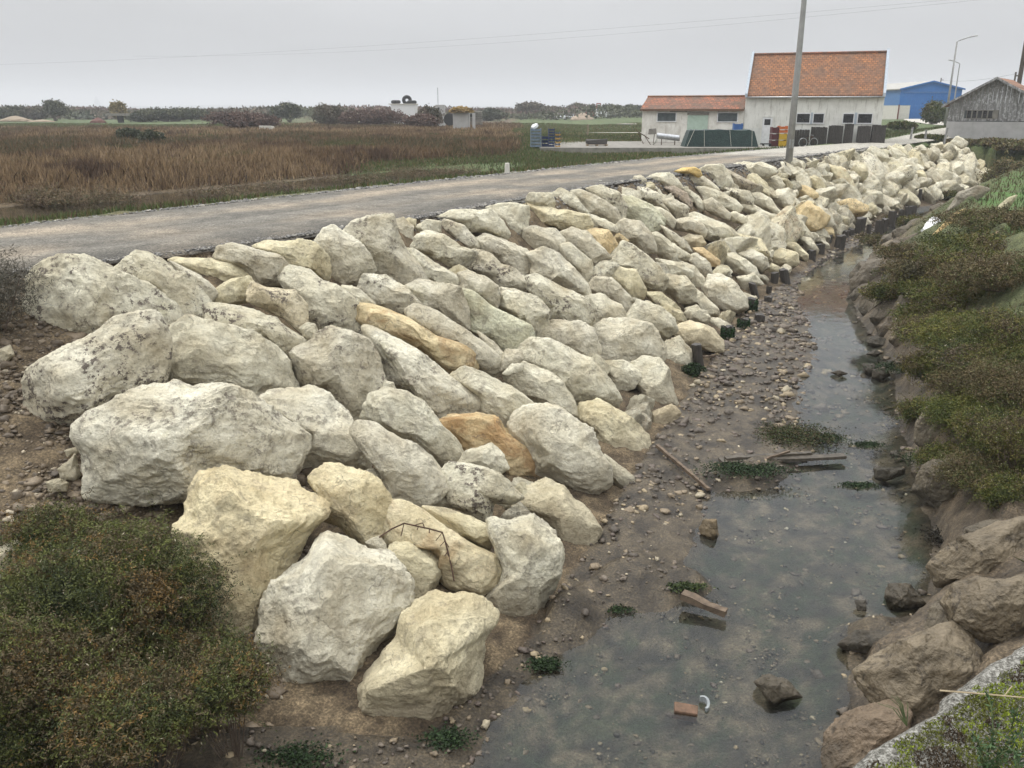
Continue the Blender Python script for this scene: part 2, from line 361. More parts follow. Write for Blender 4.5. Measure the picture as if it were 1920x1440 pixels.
# loose gravel along both edges of the road is added with the shingle below
# lane to the blue warehouse
La = [(38, 72), (41, 84), (48, 104), (55, 126), (58, 133)]; Lb = [(44, 71), (46, 84), (53, 104), (61, 126), (66, 133)]
A2, B2 = resample(La, 60), resample(Lb, 60); V2 = []
for a_, b_ in zip(A2, B2):
    for k in (0, .5, 1): p = a_*(1-k)+b_*k; V2.append((p[0], p[1], hz(p[0], p[1])+.06))
F2 = [(i*3+j, i*3+j+1, i*3+j+4, i*3+j+3) for i in range(59) for j in (0, 1)]
simple('pale_concrete', (.48, .45, .39), (.36, .34, .30), 2)
ln = meshobj('lane', np.array(V2), F2, MATS['pale_concrete']); ln['kind'] = 'structure'

# ------------------------------------------------------------------ rocks
ICO = {}
def ico(s):
    if s not in ICO:
        bm = bmesh.new(); bmesh.ops.create_icosphere(bm, subdivisions=s, radius=1)
        bm.verts.ensure_lookup_table(); V = np.array([v.co[:] for v in bm.verts]); F = np.array([[v.index for v in f.verts] for f in bm.faces]); bm.free()
        V /= np.linalg.norm(V, axis=1)[:, None]; ICO[s] = (V, F)
    return ICO[s]
def shape(dirs, seed, nplanes=11, rough=1.0, frontal=False):
    r = np.random.default_rng(seed); q = dirs.copy()
    q = np.sign(q)*np.abs(q)**.86
    for k in range(nplanes):
        nrm = r.normal(size=3)
        if frontal: nrm[2] = abs(nrm[2])+.35; nrm[:2] *= .8
        nrm /= np.linalg.norm(nrm); o = r.uniform(.5, .86) if not frontal else r.uniform(.66, .92)
        d = q@nrm-o; q -= np.where(d > 0, d*.9, 0)[:, None]*nrm
    off = r.uniform(-50, 50, 3)
    q *= (1+rough*(.09*fbm(q+off, 1.5, 3, 5)+.06*fbm(q+off, 3.4, 4, 9, .6, True)+.034*fbm(q+off, 10, 4, 15, .65)))[:, None]
    return q
m, n, b = newmat('limestone'); to = N(n, 'ShaderNodeTexCoord'); oi = N(n, 'ShaderNodeObjectInfo')
va = N(n, 'ShaderNodeVectorMath', operation='ADD'); cmb = N(n, 'ShaderNodeCombineXYZ')
r37 = mth(n, 'MULTIPLY', oi.outputs['Random'], 37.0)
n.links.new(r37, cmb.inputs[0]); n.links.new(r37, cmb.inputs[1]); n.links.new(to.outputs['Object'], va.inputs[0]); n.links.new(cmb.outputs[0], va.inputs[1]); t = va.outputs[0]
big = noise(n, t, 1.7, 5, .6, .4); mid = noise(n, t, 6, 7, .68, .3); fine = noise(n, t, 26, 5, .7); spot = noise(n, t, 13, 4, .75)
base = ramp(n, big, [(.28, (.48, .42, .30)), (.46, (.62, .575, .45)), (.62, (.75, .715, .59)), (.8, (.66, .625, .47))])
base = mixc(n, 1, base, oi.outputs['Color'], 'MULTIPLY')
base = mixc(n, 1, base, ramp(n, mid, [(.3, .80), (.5, 1.03), (.7, 1.12)]), 'MULTIPLY')
base = mixc(n, 1, base, ramp(n, fine, [(.3, .84), (.6, 1.08)]), 'MULTIPLY')
# grey-brown lichen crust
li = N(n, 'ShaderNodeAttribute', attribute_type='OBJECT', attribute_name='lichen')
base = mixc(n, mth(n, 'MULTIPLY', ramp(n, noise(n, t, 3.4, 6, .7, .8), [(.55, 0.0), (.66, 1.0)]), .5), base, (.30, .255, .19))
lm = mth(n, 'MULTIPLY', ramp(n, spot, [(.50, 0.0), (.57, 1.0)]), ramp(n, noise(n, t, 2.6, 4, .65), [(.47, 0.0), (.58, 1.0)]))
base = mixc(n, mth(n, 'MULTIPLY', lm, li.outputs['Fac']), base, (.16, .135, .11))
stn = N(n, 'ShaderNodeAttribute', attribute_type='OBJECT', attribute_name='stain')
sm_ = mth(n, 'MULTIPLY', ramp(n, noise(n, t, 1.6, 5, .6, .6), [(.50, 0.0), (.60, 1.0)]), mth(n, 'MULTIPLY', stn.outputs['Fac'], .52))
base = mixc(n, sm_, base, ramp(n, mid, [(.35, (.26, .12, .04)), (.65, (.50, .29, .12))]))
# silt film on everything that stands near the water
ge = N(n, 'ShaderNodeNewGeometry'); sz = N(n, 'ShaderNodeSeparateXYZ'); n.links.new(ge.outputs['Position'], sz.inputs[0])
zz = mth(n, 'ADD', sz.outputs['Z'], mth(n, 'MULTIPLY', big, .9))
silt = N(n, 'ShaderNodeMapRange'); silt.inputs['From Min'].default_value = -1.85; silt.inputs['From Max'].default_value = -2.45; silt.inputs['To Max'].default_value = .8
n.links.new(zz, silt.inputs['Value']); base = mixc(n, silt.outputs[0], base, ramp(n, mid, [(.3, (.24, .20, .14)), (.7, (.38, .33, .24))]))
wv = N(n, 'ShaderNodeVectorMath', operation='ADD'); nzc = N(n, 'ShaderNodeTexNoise'); nzc.inputs['Scale'].default_value = 2.5; nzc.inputs['Detail'].default_value = 5; n.links.new(t, nzc.inputs['Vector'])
n.links.new(t, wv.inputs[0]); n.links.new(nzc.outputs['Color'], wv.inputs[1]); vcr = N(n, 'ShaderNodeTexVoronoi', feature='DISTANCE_TO_EDGE'); vcr.inputs['Scale'].default_value = 1.5; n.links.new(wv.outputs[0], vcr.inputs['Vector'])
crk = mth(n, 'MULTIPLY', ramp(n, vcr.outputs['Distance'], [(.0, 1.0), (.022, 0.0)]), ramp(n, noise(n, t, 3, 3), [(.5, 0.0), (.6, 1.0)])); base = mixc(n, mth(n, 'MULTIPLY', crk, .6), base, (.17, .145, .11))
n.links.new(base, b.inputs['Base Color']); b.inputs['Roughness'].default_value = .9; b.inputs['Specular IOR Level'].default_value = .25
q0 = bump(n, None, crk, -1, .05); q1 = bump(n, None, mid, 1, .1, q0); q2 = bump(n, None, fine, .9, .035, q1); bump(n, b, noise(n, t, 75, 3, .6), .5, .008, q2)
m, n, b = newmat('mud_boulder'); t = N(n, 'ShaderNodeTexCoord').outputs['Object']; oi = N(n, 'ShaderNodeObjectInfo')
mid = noise(n, t, 5, 6, .6, .5); fine = noise(n, t, 28, 4, .6)
base = ramp(n, noise(n, t, 1.7, 5), [(.3, (.085, .069, .048)), (.6, (.155, .13, .094))]); base = mixc(n, 1, base, oi.outputs['Color'], 'MULTIPLY')
base = mixc(n, 1, base, ramp(n, mid, [(.28, .45), (.42, .9), (.7, 1.15)]), 'MULTIPLY'); base = mixc(n, 1, base, ramp(n, fine, [(.3, .8), (.6, 1.05)]), 'MULTIPLY')
ge = N(n, 'ShaderNodeNewGeometry'); sz = N(n, 'ShaderNodeSeparateXYZ'); n.links.new(ge.outputs['Position'], sz.inputs[0]); wl0 = N(n, 'ShaderNodeMapRange'); wl0.inputs['From Min'].default_value = -2.55; wl0.inputs['From Max'].default_value = -2.75; wl0.inputs['To Max'].default_value = .6
n.links.new(mth(n, 'ADD', sz.outputs['Z'], mth(n, 'MULTIPLY', mth(n, 'SUBTRACT', mid, .5), .5)), wl0.inputs['Value']); base = mixc(n, wl0.outputs[0], base, (.03, .027, .02)); base = mixc(n, ramp(n, noise(n, t, 3, 6, .7, 1), [(.56, 0.0), (.62, .8)]), base, (.045, .035, .024))
n.links.new(base, b.inputs['Base Color']); b.inputs['Roughness'].default_value = .62; b.inputs['Specular IOR Level'].default_value = .4
q1 = bump(n, None, mid, 1, .08); bump(n, b, fine, .8, .02, q1)

def poly_rock(name, poly, mat, depth=.78, lift=0.0, seed=1, rough=1.0, sub=None, P=None, sink=0):
    poly = np.array(poly, float); n_ = len(poly)
    # area centroid
    x, y = poly[:, 0], poly[:, 1]; x2, y2 = np.roll(x, -1), np.roll(y, -1); cr = x*y2-x2*y; A = cr.sum()/2
    cx, cy = ((x+x2)*cr).sum()/(6*A), ((y+y2)*cr).sum()/(6*A)
    if P is None: P = hit(cx, cy, lift)
    dist = np.linalg.norm(P-[0, 0, CZ]); d = ray(cx, cy)
    Rt = np.array([1, 0, 0.]); Rt = Rt-d*(Rt@d); Rt /= np.linalg.norm(Rt); Up = np.cross(Rt, d)
    pts = []
    for qx, qy in poly:
        e_ = ray(qx, qy); k = dist/(e_@d); v = e_*k-d*dist; pts.append((v@Rt, v@Up))
    pts = np.array(pts); th = np.linspace(-math.pi, math.pi, 181); rr = np.zeros(181)
    for k, a in enumerate(th):
        ca, sa = math.cos(a), math.sin(a); best = 0
        for i in range(n_):
            p, q = pts[i], pts[(i+1) % n_]; e1 = q-p; den = ca*e1[1]-sa*e1[0]
            if abs(den) < 1e-12: continue
            u = (p[0]*e1[1]-p[1]*e1[0])/den; s = (p[0]*sa-p[1]*ca)/den
            if u > 0 and -1e-6 <= s <= 1+1e-6: best = max(best, u)
        rr[k] = best
    k_ = np.array([1, 2, 1.])/4; rr = np.convolve(np.r_[rr[-2], rr, rr[1]], k_, 'valid')
    Rm = math.sqrt(abs(A))*dist/FPX/math.sqrt(math.pi)
    pxs = math.sqrt(abs(A))
    sub = sub or (7 if pxs > 190 else 6 if pxs > 60 else 5 if pxs > 25 else 4)
    dirs, F = ico(sub); q = shape(dirs, seed, 10, rough, True)
    rho = np.hypot(q[:, 0], q[:, 1]); a = np.arctan2(q[:, 1], q[:, 0]); rt = np.interp(a, th, rr)*(1.05 if pxs > 115 else 1.12)
    U = rt*rho*np.cos(a); V_ = rt*rho*np.sin(a); Wd = q[:, 2]*Rm*depth
    Pw = U[:, None]*Rt+V_[:, None]*Up-Wd[:, None]*d
    o = meshobj(name, Pw, F, mat, smooth=True); o.location = P
    return o, P, Rm, (cx, cy)

def tr(poly, k):   # zoom-window coordinates -> photo pixels
    x0, y0, s = {'A': (0, 450, 3), 'B': (640, 150, 3), 'D': (560, 450, 3), 'E': (600, 850, 2.4406), 'F': (0, 850, 2.4403), 'G': (1180, 560, 2.5946), 'H': (1280, 280, 3),
                 'I': (1600, 420, 6), 'J': (1600, 660, 3.272), 'K': (1100, 960, 2.3415), 'Q': (1160, 280, 6), 'S': (1440, 260, 6)}[k]
    return [(x0+a/s, y0+b/s) for a, b in poly]
# (window, outline, tint, lichen, stain, label)
CR, GR, YE, WH, GN, TN = (1, .99, .94), (.93, .91, .87), (1.05, 1.0, .84), (1.06, 1.05, 1.02), (.97, 1.0, .90), (1.02, .95, .83)
RK = [
('A', [(165,230),(190,170),(270,135),(400,105),(520,112),(640,175),(780,250),(950,350),(1003,440),(960,520),(905,580),(600,600),(300,610),(230,540),(165,410)], CR, 1.0, 0, 'huge rough grey-white boulder at the top left end of the rock pile beside the road'),
('A', [(680,190),(720,140),(800,92),(900,115),(1000,170),(1110,250),(1170,340),(1175,460),(1080,470),(1010,450),(950,370),(800,260)], CR, .8, 0, 'pale crest boulder with a dark hollow, just right of the huge top left boulder'),
('A', [(960,120),(1040,160),(1180,230),(1215,280),(1170,345),(1130,300),(1040,220)], GR, .5, 0, None),
('A', [(150,790),(180,720),(400,600),(640,460),(820,425),(870,470),(900,560),(925,670),(905,800),(780,860),(600,950),(480,1010),(330,1050),(200,1020),(155,960)], WH, 1.3, 0, 'tilted pockmarked white boulder with brown lichen at the far left of the pile'),
('A', [(935,590),(990,510),(1080,448),(1200,480),(1400,520),(1540,590),(1640,680),(1650,780),(1680,850),(1620,880),(1470,920),(1300,850),(1100,810),(930,790),(915,700)], CR, .4, 0, 'smooth domed cream boulder resting above the long flat-topped slab'),
('A', [(450,1060),(520,990),(700,900),(900,825),(990,812),(1250,840),(1390,890),(1490,960),(1560,1020),(1690,1090),(1690,1170),(1620,1340),(1500,1340),(1250,1350),(1150,1400),(1080,1450),(700,1450),(540,1400),(500,1200),(460,1130)], WH, .7, 0, 'longest flat-topped slab with a broken grey front face at the left of the pile'),
('A', [(1180,380),(1250,370),(1400,395),(1560,450),(1720,560),(1720,600),(1645,690),(1540,590),(1400,520),(1280,500),(1190,460)], CR, 1.4, 0, 'slanting boulder crusted with black lichen behind the domed cream boulder'),
('A', [(1175,340),(1220,280),(1300,230),(1390,215),(1420,250),(1410,330),(1340,360),(1220,370)], YE, .4, 0, 'small yellowish wedge of rock lying below the crest at upper left'),
('A', [(1420,235),(1500,270),(1640,290),(1710,360),(1710,430),(1690,520),(1600,440),(1500,385),(1410,350)], TN, 1.0, 0, None),
('A', [(960,120),(1000,100),(1060,108),(1200,110),(1300,140),(1370,190),(1380,215),(1300,225),(1210,270),(1120,210),(1030,160)], YE, .3, 0, None),
('A', [(1220,110),(1260,50),(1340,38),(1460,70),(1560,90),(1610,140),(1620,220),(1590,270),(1500,260),(1420,235),(1330,150)], GR, .6, 0, None),
('A', [(1450,50),(1500,5),(1600,10),(1700,5),(1760,30),(1830,90),(1860,180),(1840,230),(1750,200),(1640,180),(1600,120),(1540,80)], YE, .4, 0, 'yellowish knobbly crest boulder against the dark edge of the gravel road'),
('A', [(1600,240),(1660,180),(1760,200),(1900,280),(2010,350),(2040,430),(2030,530),(1960,530),(1860,540),(1790,570),(1750,500),(1700,460),(1690,380)], CR, 1.0, 0, 'large boulder dotted with dark pits directly left of the long orange boulder'),
('A', [(1690,500),(1730,470),(1770,480),(1800,545),(1780,570),(1720,570)], CR, .2, 0, None),
('A', [(1660,640),(1720,600),(1860,510),(1960,520),(2060,570),(2130,660),(2145,760),(2140,850),(2090,930),(2050,1000),(1990,1035),(1960,1010),(1900,900),(1800,850),(1700,880),(1650,780)], GR, .9, 0, 'broad grey dusty mound-shaped boulder left of the long white slanting boulder'),
('A', [(1470,920),(1560,880),(1750,840),(1850,880),(1960,1000),(2020,1100),(2060,1200),(2060,1280),(1980,1320),(1900,1310),(1800,1320),(1640,1345),(1690,1180),(1690,1090),(1560,1020)], WH, .6, 0, 'white boulder wedged behind the right end of the longest flat slab'),
('D', [(110,30),(160,-40),(210,-65),(300,0),(380,80),(415,160),(400,200),(340,265),(250,260),(190,230),(165,140)], WH, .3, 0, 'tall egg-shaped white boulder standing at the crest left of centre'),
('B', [(10,880),(90,820),(200,780),(290,790),(310,880),(360,960),(440,1050),(470,1120),(380,1165),(300,1140),(180,1100),(150,990),(60,900)], GR, .8, 0, None),
('B', [(290,800),(350,780),(400,830),(400,900),(370,940),(340,930),(300,870)], GR, .3, 0, None),
('B', [(345,805),(380,775),(420,785),(415,835),(370,835)], YE, .2, .8, 'small orange-topped stone poking up at the crest against the road'),
('B', [(410,940),(440,880),(510,860),(580,880),(660,940),(740,960),(735,1000),(670,1060),(600,1040),(500,980),(420,960)], CR, .6, 0, None),
('B', [(555,830),(590,790),(680,820),(740,880),(770,940),(740,970),(680,930),(600,880)], WH, .9, 0, None),
('B', [(400,830),(480,790),(550,800),(555,860),(480,880),(430,870)], CR, .4, 0, None),
('B', [(540,780),(640,740),(830,735),(900,800),(930,860),(910,890),(850,870),(710,840),(690,800),(600,790)], CR, .2, 0, 'flat cream crest slab overhanging a dark hollow near the middle of the pile'),
('B', [(830,730),(950,700),(1040,720),(1050,780),(1040,860),(1010,950),(940,880),(900,800)], CR, .6, 0, None),
('B', [(1050,700),(1200,730),(1380,760),(1400,810),(1370,855),(1290,840),(1200,830),(1060,820)], YE, .3, 0, None),
('B', [(1035,680),(1070,640),(1180,640),(1200,690),(1180,720),(1060,710)], CR, .5, 0, None),
('B', [(1200,700),(1200,640),(1240,618),(1300,640),(1340,690),(1380,740),(1360,760),(1240,725)], CR, .2, 0, None),
('B', [(1310,640),(1360,630),(1440,660),(1540,720),(1560,790),(1530,810),(1470,780),(1390,740)], GR, .3, 0, None),
('B', [(1390,620),(1470,600),(1560,640),(1600,700),(1590,770),(1560,780),(1540,720),(1440,660)], CR, 1.0, 0, None),
('B', [(1020,930),(1040,850),(1100,825),(1200,850),(1250,900),(1240,980),(1100,970),(1030,960)], GR, .3, 0, None),
('B', [(1240,880),(1310,840),(1380,860),(1440,920),(1500,990),(1430,1045),(1380,1020),(1250,930)], GR, .4, 0, None),
('B', [(1390,860),(1430,840),(1500,850),(1550,920),(1540,960),(1500,1000),(1450,930)], (1.1, .93, .68), .1, .15, 'tan-coloured blunt boulder below the crest at the centre of the pile'),
('B', [(760,900),(820,878),(930,900),(1030,960),(1085,1050),(1080,1110),(1040,1130),(960,1060),(860,990),(790,960)], GR, .3, 0, None),
('B', [(690,1060),(760,970),(850,990),(900,1040),(960,1060),(1080,1150),(1070,1200),(1000,1200),(900,1180),(830,1120),(760,1090)], GR, 1.6, 0, 'boulder split by dark mossy cracks in the upper middle of the pile'),
('B', [(1040,980),(1150,960),(1220,980),(1300,1060),(1380,1150),(1385,1210),(1290,1190),(1180,1130),(1080,1100),(1080,1040)], WH, .4, 0, None),
('B', [(1250,950),(1300,940),(1400,1020),(1440,1110),(1420,1170),(1370,1190),(1330,1090),(1260,1010)], CR, .3, 0, None),
('B', [(370,960),(430,970),(550,1050),(640,1100),(670,1140),(660,1200),(560,1150),(450,1130),(410,1060)], CR, .6, 0, None),
('B', [(660,1090),(720,1080),(800,1110),(870,1160),(880,1210),(860,1270),(800,1250),(680,1190)], GR, .6, 0, None),
('B', [(110,1180),(150,1110),(250,1110),(350,1170),(430,1260),(420,1300),(350,1345),(280,1320),(200,1280),(130,1230)], WH, .9, 0, 'rounded white boulder with a grey patch just above the long orange boulder'),
('B', [(380,1170),(450,1140),(560,1150),(660,1180),(700,1280),(705,1390),(660,1370),(540,1310),(440,1290),(430,1240)], GR, .4, 0, None),
('B', [(0,1150),(60,1155),(120,1200),(190,1260),(100,1290),(0,1240)], CR, .3, 0, None),
('D', [(925,300),(1000,310),(1080,380),(1180,430),(1290,480),(1305,560),(1270,610),(1200,635),(1150,620),(1050,540),(960,490),(945,400)], GN, .5, 0, 'long greenish-white boulder sloping down in the middle of the pile'),
('D', [(1110,370),(1150,280),(1220,290),(1330,330),(1400,400),(1380,480),(1370,560),(1300,580),(1290,480),(1180,420)], CR, .6, 0, None),
('B', [(1070,1130),(1120,1120),(1250,1180),(1370,1230),(1400,1330),(1370,1370),(1240,1350),(1140,1380),(1160,1290),(1080,1200)], CR, 1.1, 0, None),
('B', [(1380,1180),(1440,1120),(1520,1120),(1620,1220),(1620,1290),(1590,1310),(1510,1240),(1440,1210)], GR, .3, 0, None),
('B', [(1450,1060),(1570,1060),(1650,1080),(1700,1170),(1690,1220),(1640,1260),(1600,1200),(1500,1120)], YE, .3, 0, None),
('B', [(1480,1040),(1590,920),(1660,950),(1780,1050),(1820,1110),(1790,1170),(1710,1190),(1650,1090),(1560,1060)], CR, .7, 0, None),
('B', [(1380,1220),(1480,1210),(1570,1270),(1600,1350),(1510,1390),(1430,1405),(1400,1330)], CR, .2, 0, None),
('D', [(1380,490),(1450,465),(1570,465),(1650,510),(1680,600),(1650,680),(1560,650),(1450,600),(1380,560)], GR, .2, 0, None),
('B', [(1550,830),(1600,790),(1680,800),(1740,870),(1760,960),(1700,960),(1600,900)], GR, .2, 0, None),
('B', [(1580,690),(1640,665),(1740,710),(1810,780),(1800,820),(1740,850),(1660,810),(1590,760)], GN, .3, 0, 'pale green-tinged boulder below the crest near the centre right of the pile'),
('B', [(1740,880),(1820,900),(1900,960),(1940,990),(1900,1020),(1820,1010),(1760,960)], CR, .3, 0, None),
('B', [(1600,1350),(1680,1250),(1780,1280),(1860,1340),(1880,1400),(1820,1440),(1700,1400)], CR, .3, 0, None),
('B', [(1710,1200),(1800,1200),(1900,1280),(1940,1350),(1880,1370),(1800,1300)], (.8, .76, .62), .8, 0, 'narrow grey-brown boulder with a shadowed underside near the right foot of the slope'),
('B', [(1830,1100),(1930,1110),(1990,1180),(1980,1240),(1900,1250),(1810,1180)], CR, .2, 0, None),
('B', [(1780,1010),(1900,1030),(1980,1080),(1960,1110),(1830,1100)], CR, .2, 0, None),
('B', [(1400,760),(1470,780),(1560,830),(1540,860),(1460,840),(1400,850),(1370,830)], CR, .2, 0, None),
('D', [(365,380),(450,385),(520,410),(640,460),(760,540),(900,580),(960,630),(975,700),(960,740),(900,765),(830,740),(700,630),(560,560),(370,480)], (1.10, .97, .74), .2, 1.0, 'long narrow orange boulder lying across the middle of the rock pile'),
('D', [(640,420),(700,385),(800,420),(920,500),(1020,570),(1110,650),(1120,720),(1070,745),(980,720),(970,640),(900,580),(780,540),(650,460)], GR, .5, 0, 'grey slanting boulder directly right of the long orange boulder'),
('D', [(1010,520),(1100,580),(1155,640),(1150,690),(1120,715),(1060,630)], GR, .3, 0, None),
('D', [(360,500),(420,495),(540,560),(660,620),(760,690),(850,770),(980,870),(1015,920),(990,945),(870,980),(820,1030),(760,1000),(700,920),(560,850),(470,790),(460,700)], WH, .7, 0, 'long white slanting boulder directly below the long orange boulder'),
('D', [(850,780),(960,735),(1050,760),(1150,820),(1230,860),(1300,920),(1300,980),(1240,1040),(1190,1075),(1120,1010),(1020,940),(980,870)], CR, .3, 0, None),
('D', [(1160,740),(1220,690),(1330,720),(1400,750),(1470,800),(1520,900),(1540,980),(1480,960),(1350,950),(1260,870),(1180,800)], CR, .2, 0, None),
('D', [(1270,640),(1340,580),(1430,590),(1520,620),(1640,680),(1720,770),(1780,870),(1760,920),(1640,930),(1540,940),(1490,850),(1420,770),(1330,720),(1250,680)], CR, .3, 0, 'broad cream boulder with a crumpled surface at the middle of the lower slope'),
('D', [(1130,690),(1170,620),(1240,620),(1260,670),(1200,720),(1140,730)], GR, .2, 0, None),
('D', [(1690,710),(1740,690),(1820,685),(1900,730),(1920,770),(1870,830),(1770,860),(1720,780)], CR, .1, 0, None),
('D', [(1660,530),(1740,470),(1850,458),(1960,490),(2040,600),(2030,660),(1960,690),(1850,690),(1700,690),(1655,640)], WH, .1, 0, 'smooth domed near-white boulder beside the two nearest wooden stakes'),
('D', [(1150,750),(1200,700),(1260,700),(1260,740),(1180,760)], CR, .1, 0, None),
('D', [(380,1010),(440,900),(510,865),(600,870),(700,930),(780,1030),(860,1110),(910,1200),(890,1270),(830,1285),(770,1230),(640,1150),(500,1100),(440,1060)], CR, .4, 0, 'blunt pale boulder with a hollowed face left of the rust-faced boulder'),
('D', [(470,820),(490,795),(530,805),(548,850),(500,870),(470,850)], CR, .1, 0, 'fist-like small stone lodged under the long white slanting boulder'),
('D', [(330,1110),(380,1050),(460,1060),(520,1110),(640,1160),(740,1220),(800,1310),(800,1380),(740,1440),(680,1470),(520,1470),(500,1340),(400,1230)], GR, .4, 0, 'smooth grey dusty boulder behind the small angular stones near the front'),
('D', [(810,1050),(870,990),(1000,955),(1090,990),(1200,1090),(1300,1180),(1340,1240),(1320,1310),(1180,1330),(1150,1260),(1060,1150),(920,1220),(880,1140)], (1.1, .93, .68), .2, 1.3, 'boulder with a bright rust-brown face in the lower middle of the pile'),
('D', [(890,1270),(960,1190),(1080,1150),(1140,1210),(1165,1280),(1090,1320),(990,1290)], CR, .1, 0, 'small angular cream stone in front of the rust-faced boulder'),
('D', [(1200,1060),(1230,990),(1300,960),(1400,950),(1470,960),(1560,1030),(1640,1080),(1680,1180),(1735,1270),(1730,1350),(1660,1420),(1570,1430),(1440,1380),(1320,1330),(1340,1240),(1220,1110)], WH, .3, 0, 'large rounded white boulder right of the rust-faced boulder'),
('D', [(1560,1000),(1600,930),(1700,920),(1800,970),(1900,1040),(1950,1100),(1960,1200),(1930,1300),(1850,1270),(1740,1230),(1680,1160),(1650,1080)], YE, .4, 0, 'rough yellowish boulder at the water-side foot beside the mud flat'),
('D', [(1730,1220),(1800,1270),(1880,1330),(1880,1400),(1800,1405),(1740,1330)], CR, .2, 0, None),
('E', [(555,100),(620,62),(720,70),(800,100),(870,160),(910,200),(860,230),(790,220),(760,300),(690,270),(610,220),(560,160)], CR, 1.0, 0, 'angular boulder topped with brown dirt above the bent rusty wire'),
('E', [(510,210),(540,175),(580,172),(612,210),(605,245),(550,250),(515,240)], CR, .1, 0, 'small round stone wedged left of the dirt-topped angular boulder'),
('E', [(900,260),(960,170),(1040,128),(1120,160),(1200,240),(1270,340),(1240,420),(1180,460),(1110,440),(1070,350),(1000,290)], (.82, .77, .66), .2, 0, 'low mud-dusted boulder at the foot of the pile by the shingle'),
('E', [(-30,130),(0,95),(40,62),(100,60),(160,80),(220,110),(290,190),(330,280),(320,310),(260,360),(200,395),(130,360),(80,320),(30,300),(20,220)], (1.08, 1, .80), .1, .35, 'orange-tinged cream boulder right behind the big yellow boulder'),
('E', [(210,90),(250,75),(310,130),(315,205),(290,190),(240,130)], GR, .2, 0, 'small bluish-grey stone behind the orange-tinged cream boulder'),
('E', [(310,240),(400,230),(480,270),(560,330),(640,390),(740,440),(810,470),(815,570),(790,620),(730,640),(600,610),(520,570),(540,490),(480,430),(400,400),(330,440),(300,400),(320,310)], (1.08, 1, .82), .1, .75, 'cream boulder stained orange with a bent rusty wire lying on it'),
('E', [(480,250),(580,260),(680,290),(770,330),(790,400),(760,440),(680,400),(580,340)], YE, .1, .2, 'narrow yellow boulder behind the one carrying the rusty wire'),
('E', [(300,490),(340,430),(420,405),(490,440),(540,500),(535,580),(500,640),(430,680),(390,640),(370,560)], YE, .1, 0, 'head-sized roundish yellow stone between the three front boulders'),
('E', [(210,410),(270,380),(300,420),(305,470),(260,460)], GR, .1, 0, 'small grey stone tucked behind the head-sized yellow stone'),
('E', [(780,330),(880,310),(970,292),(1050,370),(1100,470),(1090,560),(1040,660),(1000,740),(960,800),(850,800),(780,770),(720,690),(800,600),(815,520),(810,440),(790,400)], CR, .5, 0, 'upright grey-white boulder standing at the water edge near the front'),
('F', [(1420,380),(1470,310),(1520,302),(1600,370),(1750,470),(1860,600),(1870,700),(1820,780),(1740,920),(1640,1060),(1500,1150),(1390,1250),(1300,1240),(1220,1190),(1190,1060),(1175,960),(1200,760),(1240,650),(1330,540),(1400,440)], WH, .3, 0, 'biggest white boulder at the front, pointed at its top'),
('E', [(160,1080),(230,1000),(300,920),(360,860),(380,740),(500,640),(600,660),(720,690),(790,740),(790,800),(740,850),(740,1000),(700,1110),(600,1220),(520,1330),(470,1335),(370,1310),(250,1240),(180,1160)], (1.06, 1, .84), .2, 0, 'large blocky cream boulder nearest the camera beside the water'),
('F', [(800,370),(870,280),(890,180),(940,120),(1060,85),(1170,85),(1290,110),(1400,160),(1495,240),(1480,290),(1410,350),(1390,400),(1320,520),(1250,640),(1190,760),(1160,800),(1060,835),(980,800),(900,690),(850,600),(820,480)], (1.10, 1.01, .80), .1, .25, 'big yellow flat-topped boulder tapering down towards the dark shrub'),
('G', [(130,270),(180,220),(240,190),(300,260),(320,340),(270,380),(200,350),(150,310)], CR, .1, 0, None),
('G', [(30,330),(80,300),(150,310),(190,370),(220,470),(230,520),(160,550),(100,540),(60,460),(20,400)], CR, .1, 0, None),
('G', [(200,150),(300,110),(400,150),(440,200),(440,250),(330,240),(300,250),(240,190),(200,180)], (1, .93, .8), .1, 0, None),
('G', [(270,70),(310,45),(370,60),(390,100),(340,110),(280,100)], CR, .1, 0, None),
('G', [(40,30),(100,20),(180,80),(210,120),(180,190),(150,200),(100,130)], CR, .1, 0, None),
('G', [(180,20),(260,70),(270,120),(230,120),(170,60)], (.85, .8, .66), .5, 0, None),
('G', [(380,100),(440,100),(510,140),(510,170),(440,190),(400,140)], CR, 0, 0, None),
('G', [(110,560),(200,520),(240,560),(200,640),(130,650)], (.7, .62, .5), 0, 0, None),
('H', [(110,770),(150,710),(220,705),(300,770),(345,830),(350,880),(300,905),(230,900),(150,830)], WH, .1, 0, None),
('H', [(0,740),(80,790),(190,890),(190,930),(130,940),(90,880),(0,880)], CR, .1, 0, None),
('H', [(0,640),(60,660),(115,720),(110,770),(60,760),(0,720)], CR, .1, .2, None),
('H', [(10,620),(80,590),(150,640),(160,690),(120,710),(70,670)], GR, .1, 0, None),
('H', [(60,560),(120,560),(200,620),(200,655),(150,650)], (1.1, .9, .65), 0, .25, 'tan stone with a brown end in the right middle of the slope'),
('H', [(200,600),(300,590),(400,660),(420,710),(390,740),(310,690),(240,640)], CR, .1, 0, None),
('H', [(320,590),(400,570),(470,610),(480,660),(440,680),(350,620)], WH, .1, 0, None),
('H', [(350,810),(410,830),(450,880),(400,890),(350,860)], CR, 0, 0, None),
('H', [(310,720),(400,700),(450,760),(390,770),(350,800)], CR, .1, 0, None),
('H', [(490,600),(560,560),(640,590),(650,640),(600,670),(520,640)], (1, .95, .8), .1, 0, None),
('H', [(500,640),(570,680),(540,700),(470,690),(460,660)], YE, 0, 0, None),
('H', [(570,540),(640,530),(700,590),(690,630),(640,600)], YE, 0, 0, None),
('H', [(660,500),(720,500),(760,560),(750,590),(700,570)], CR, 0, 0, None),
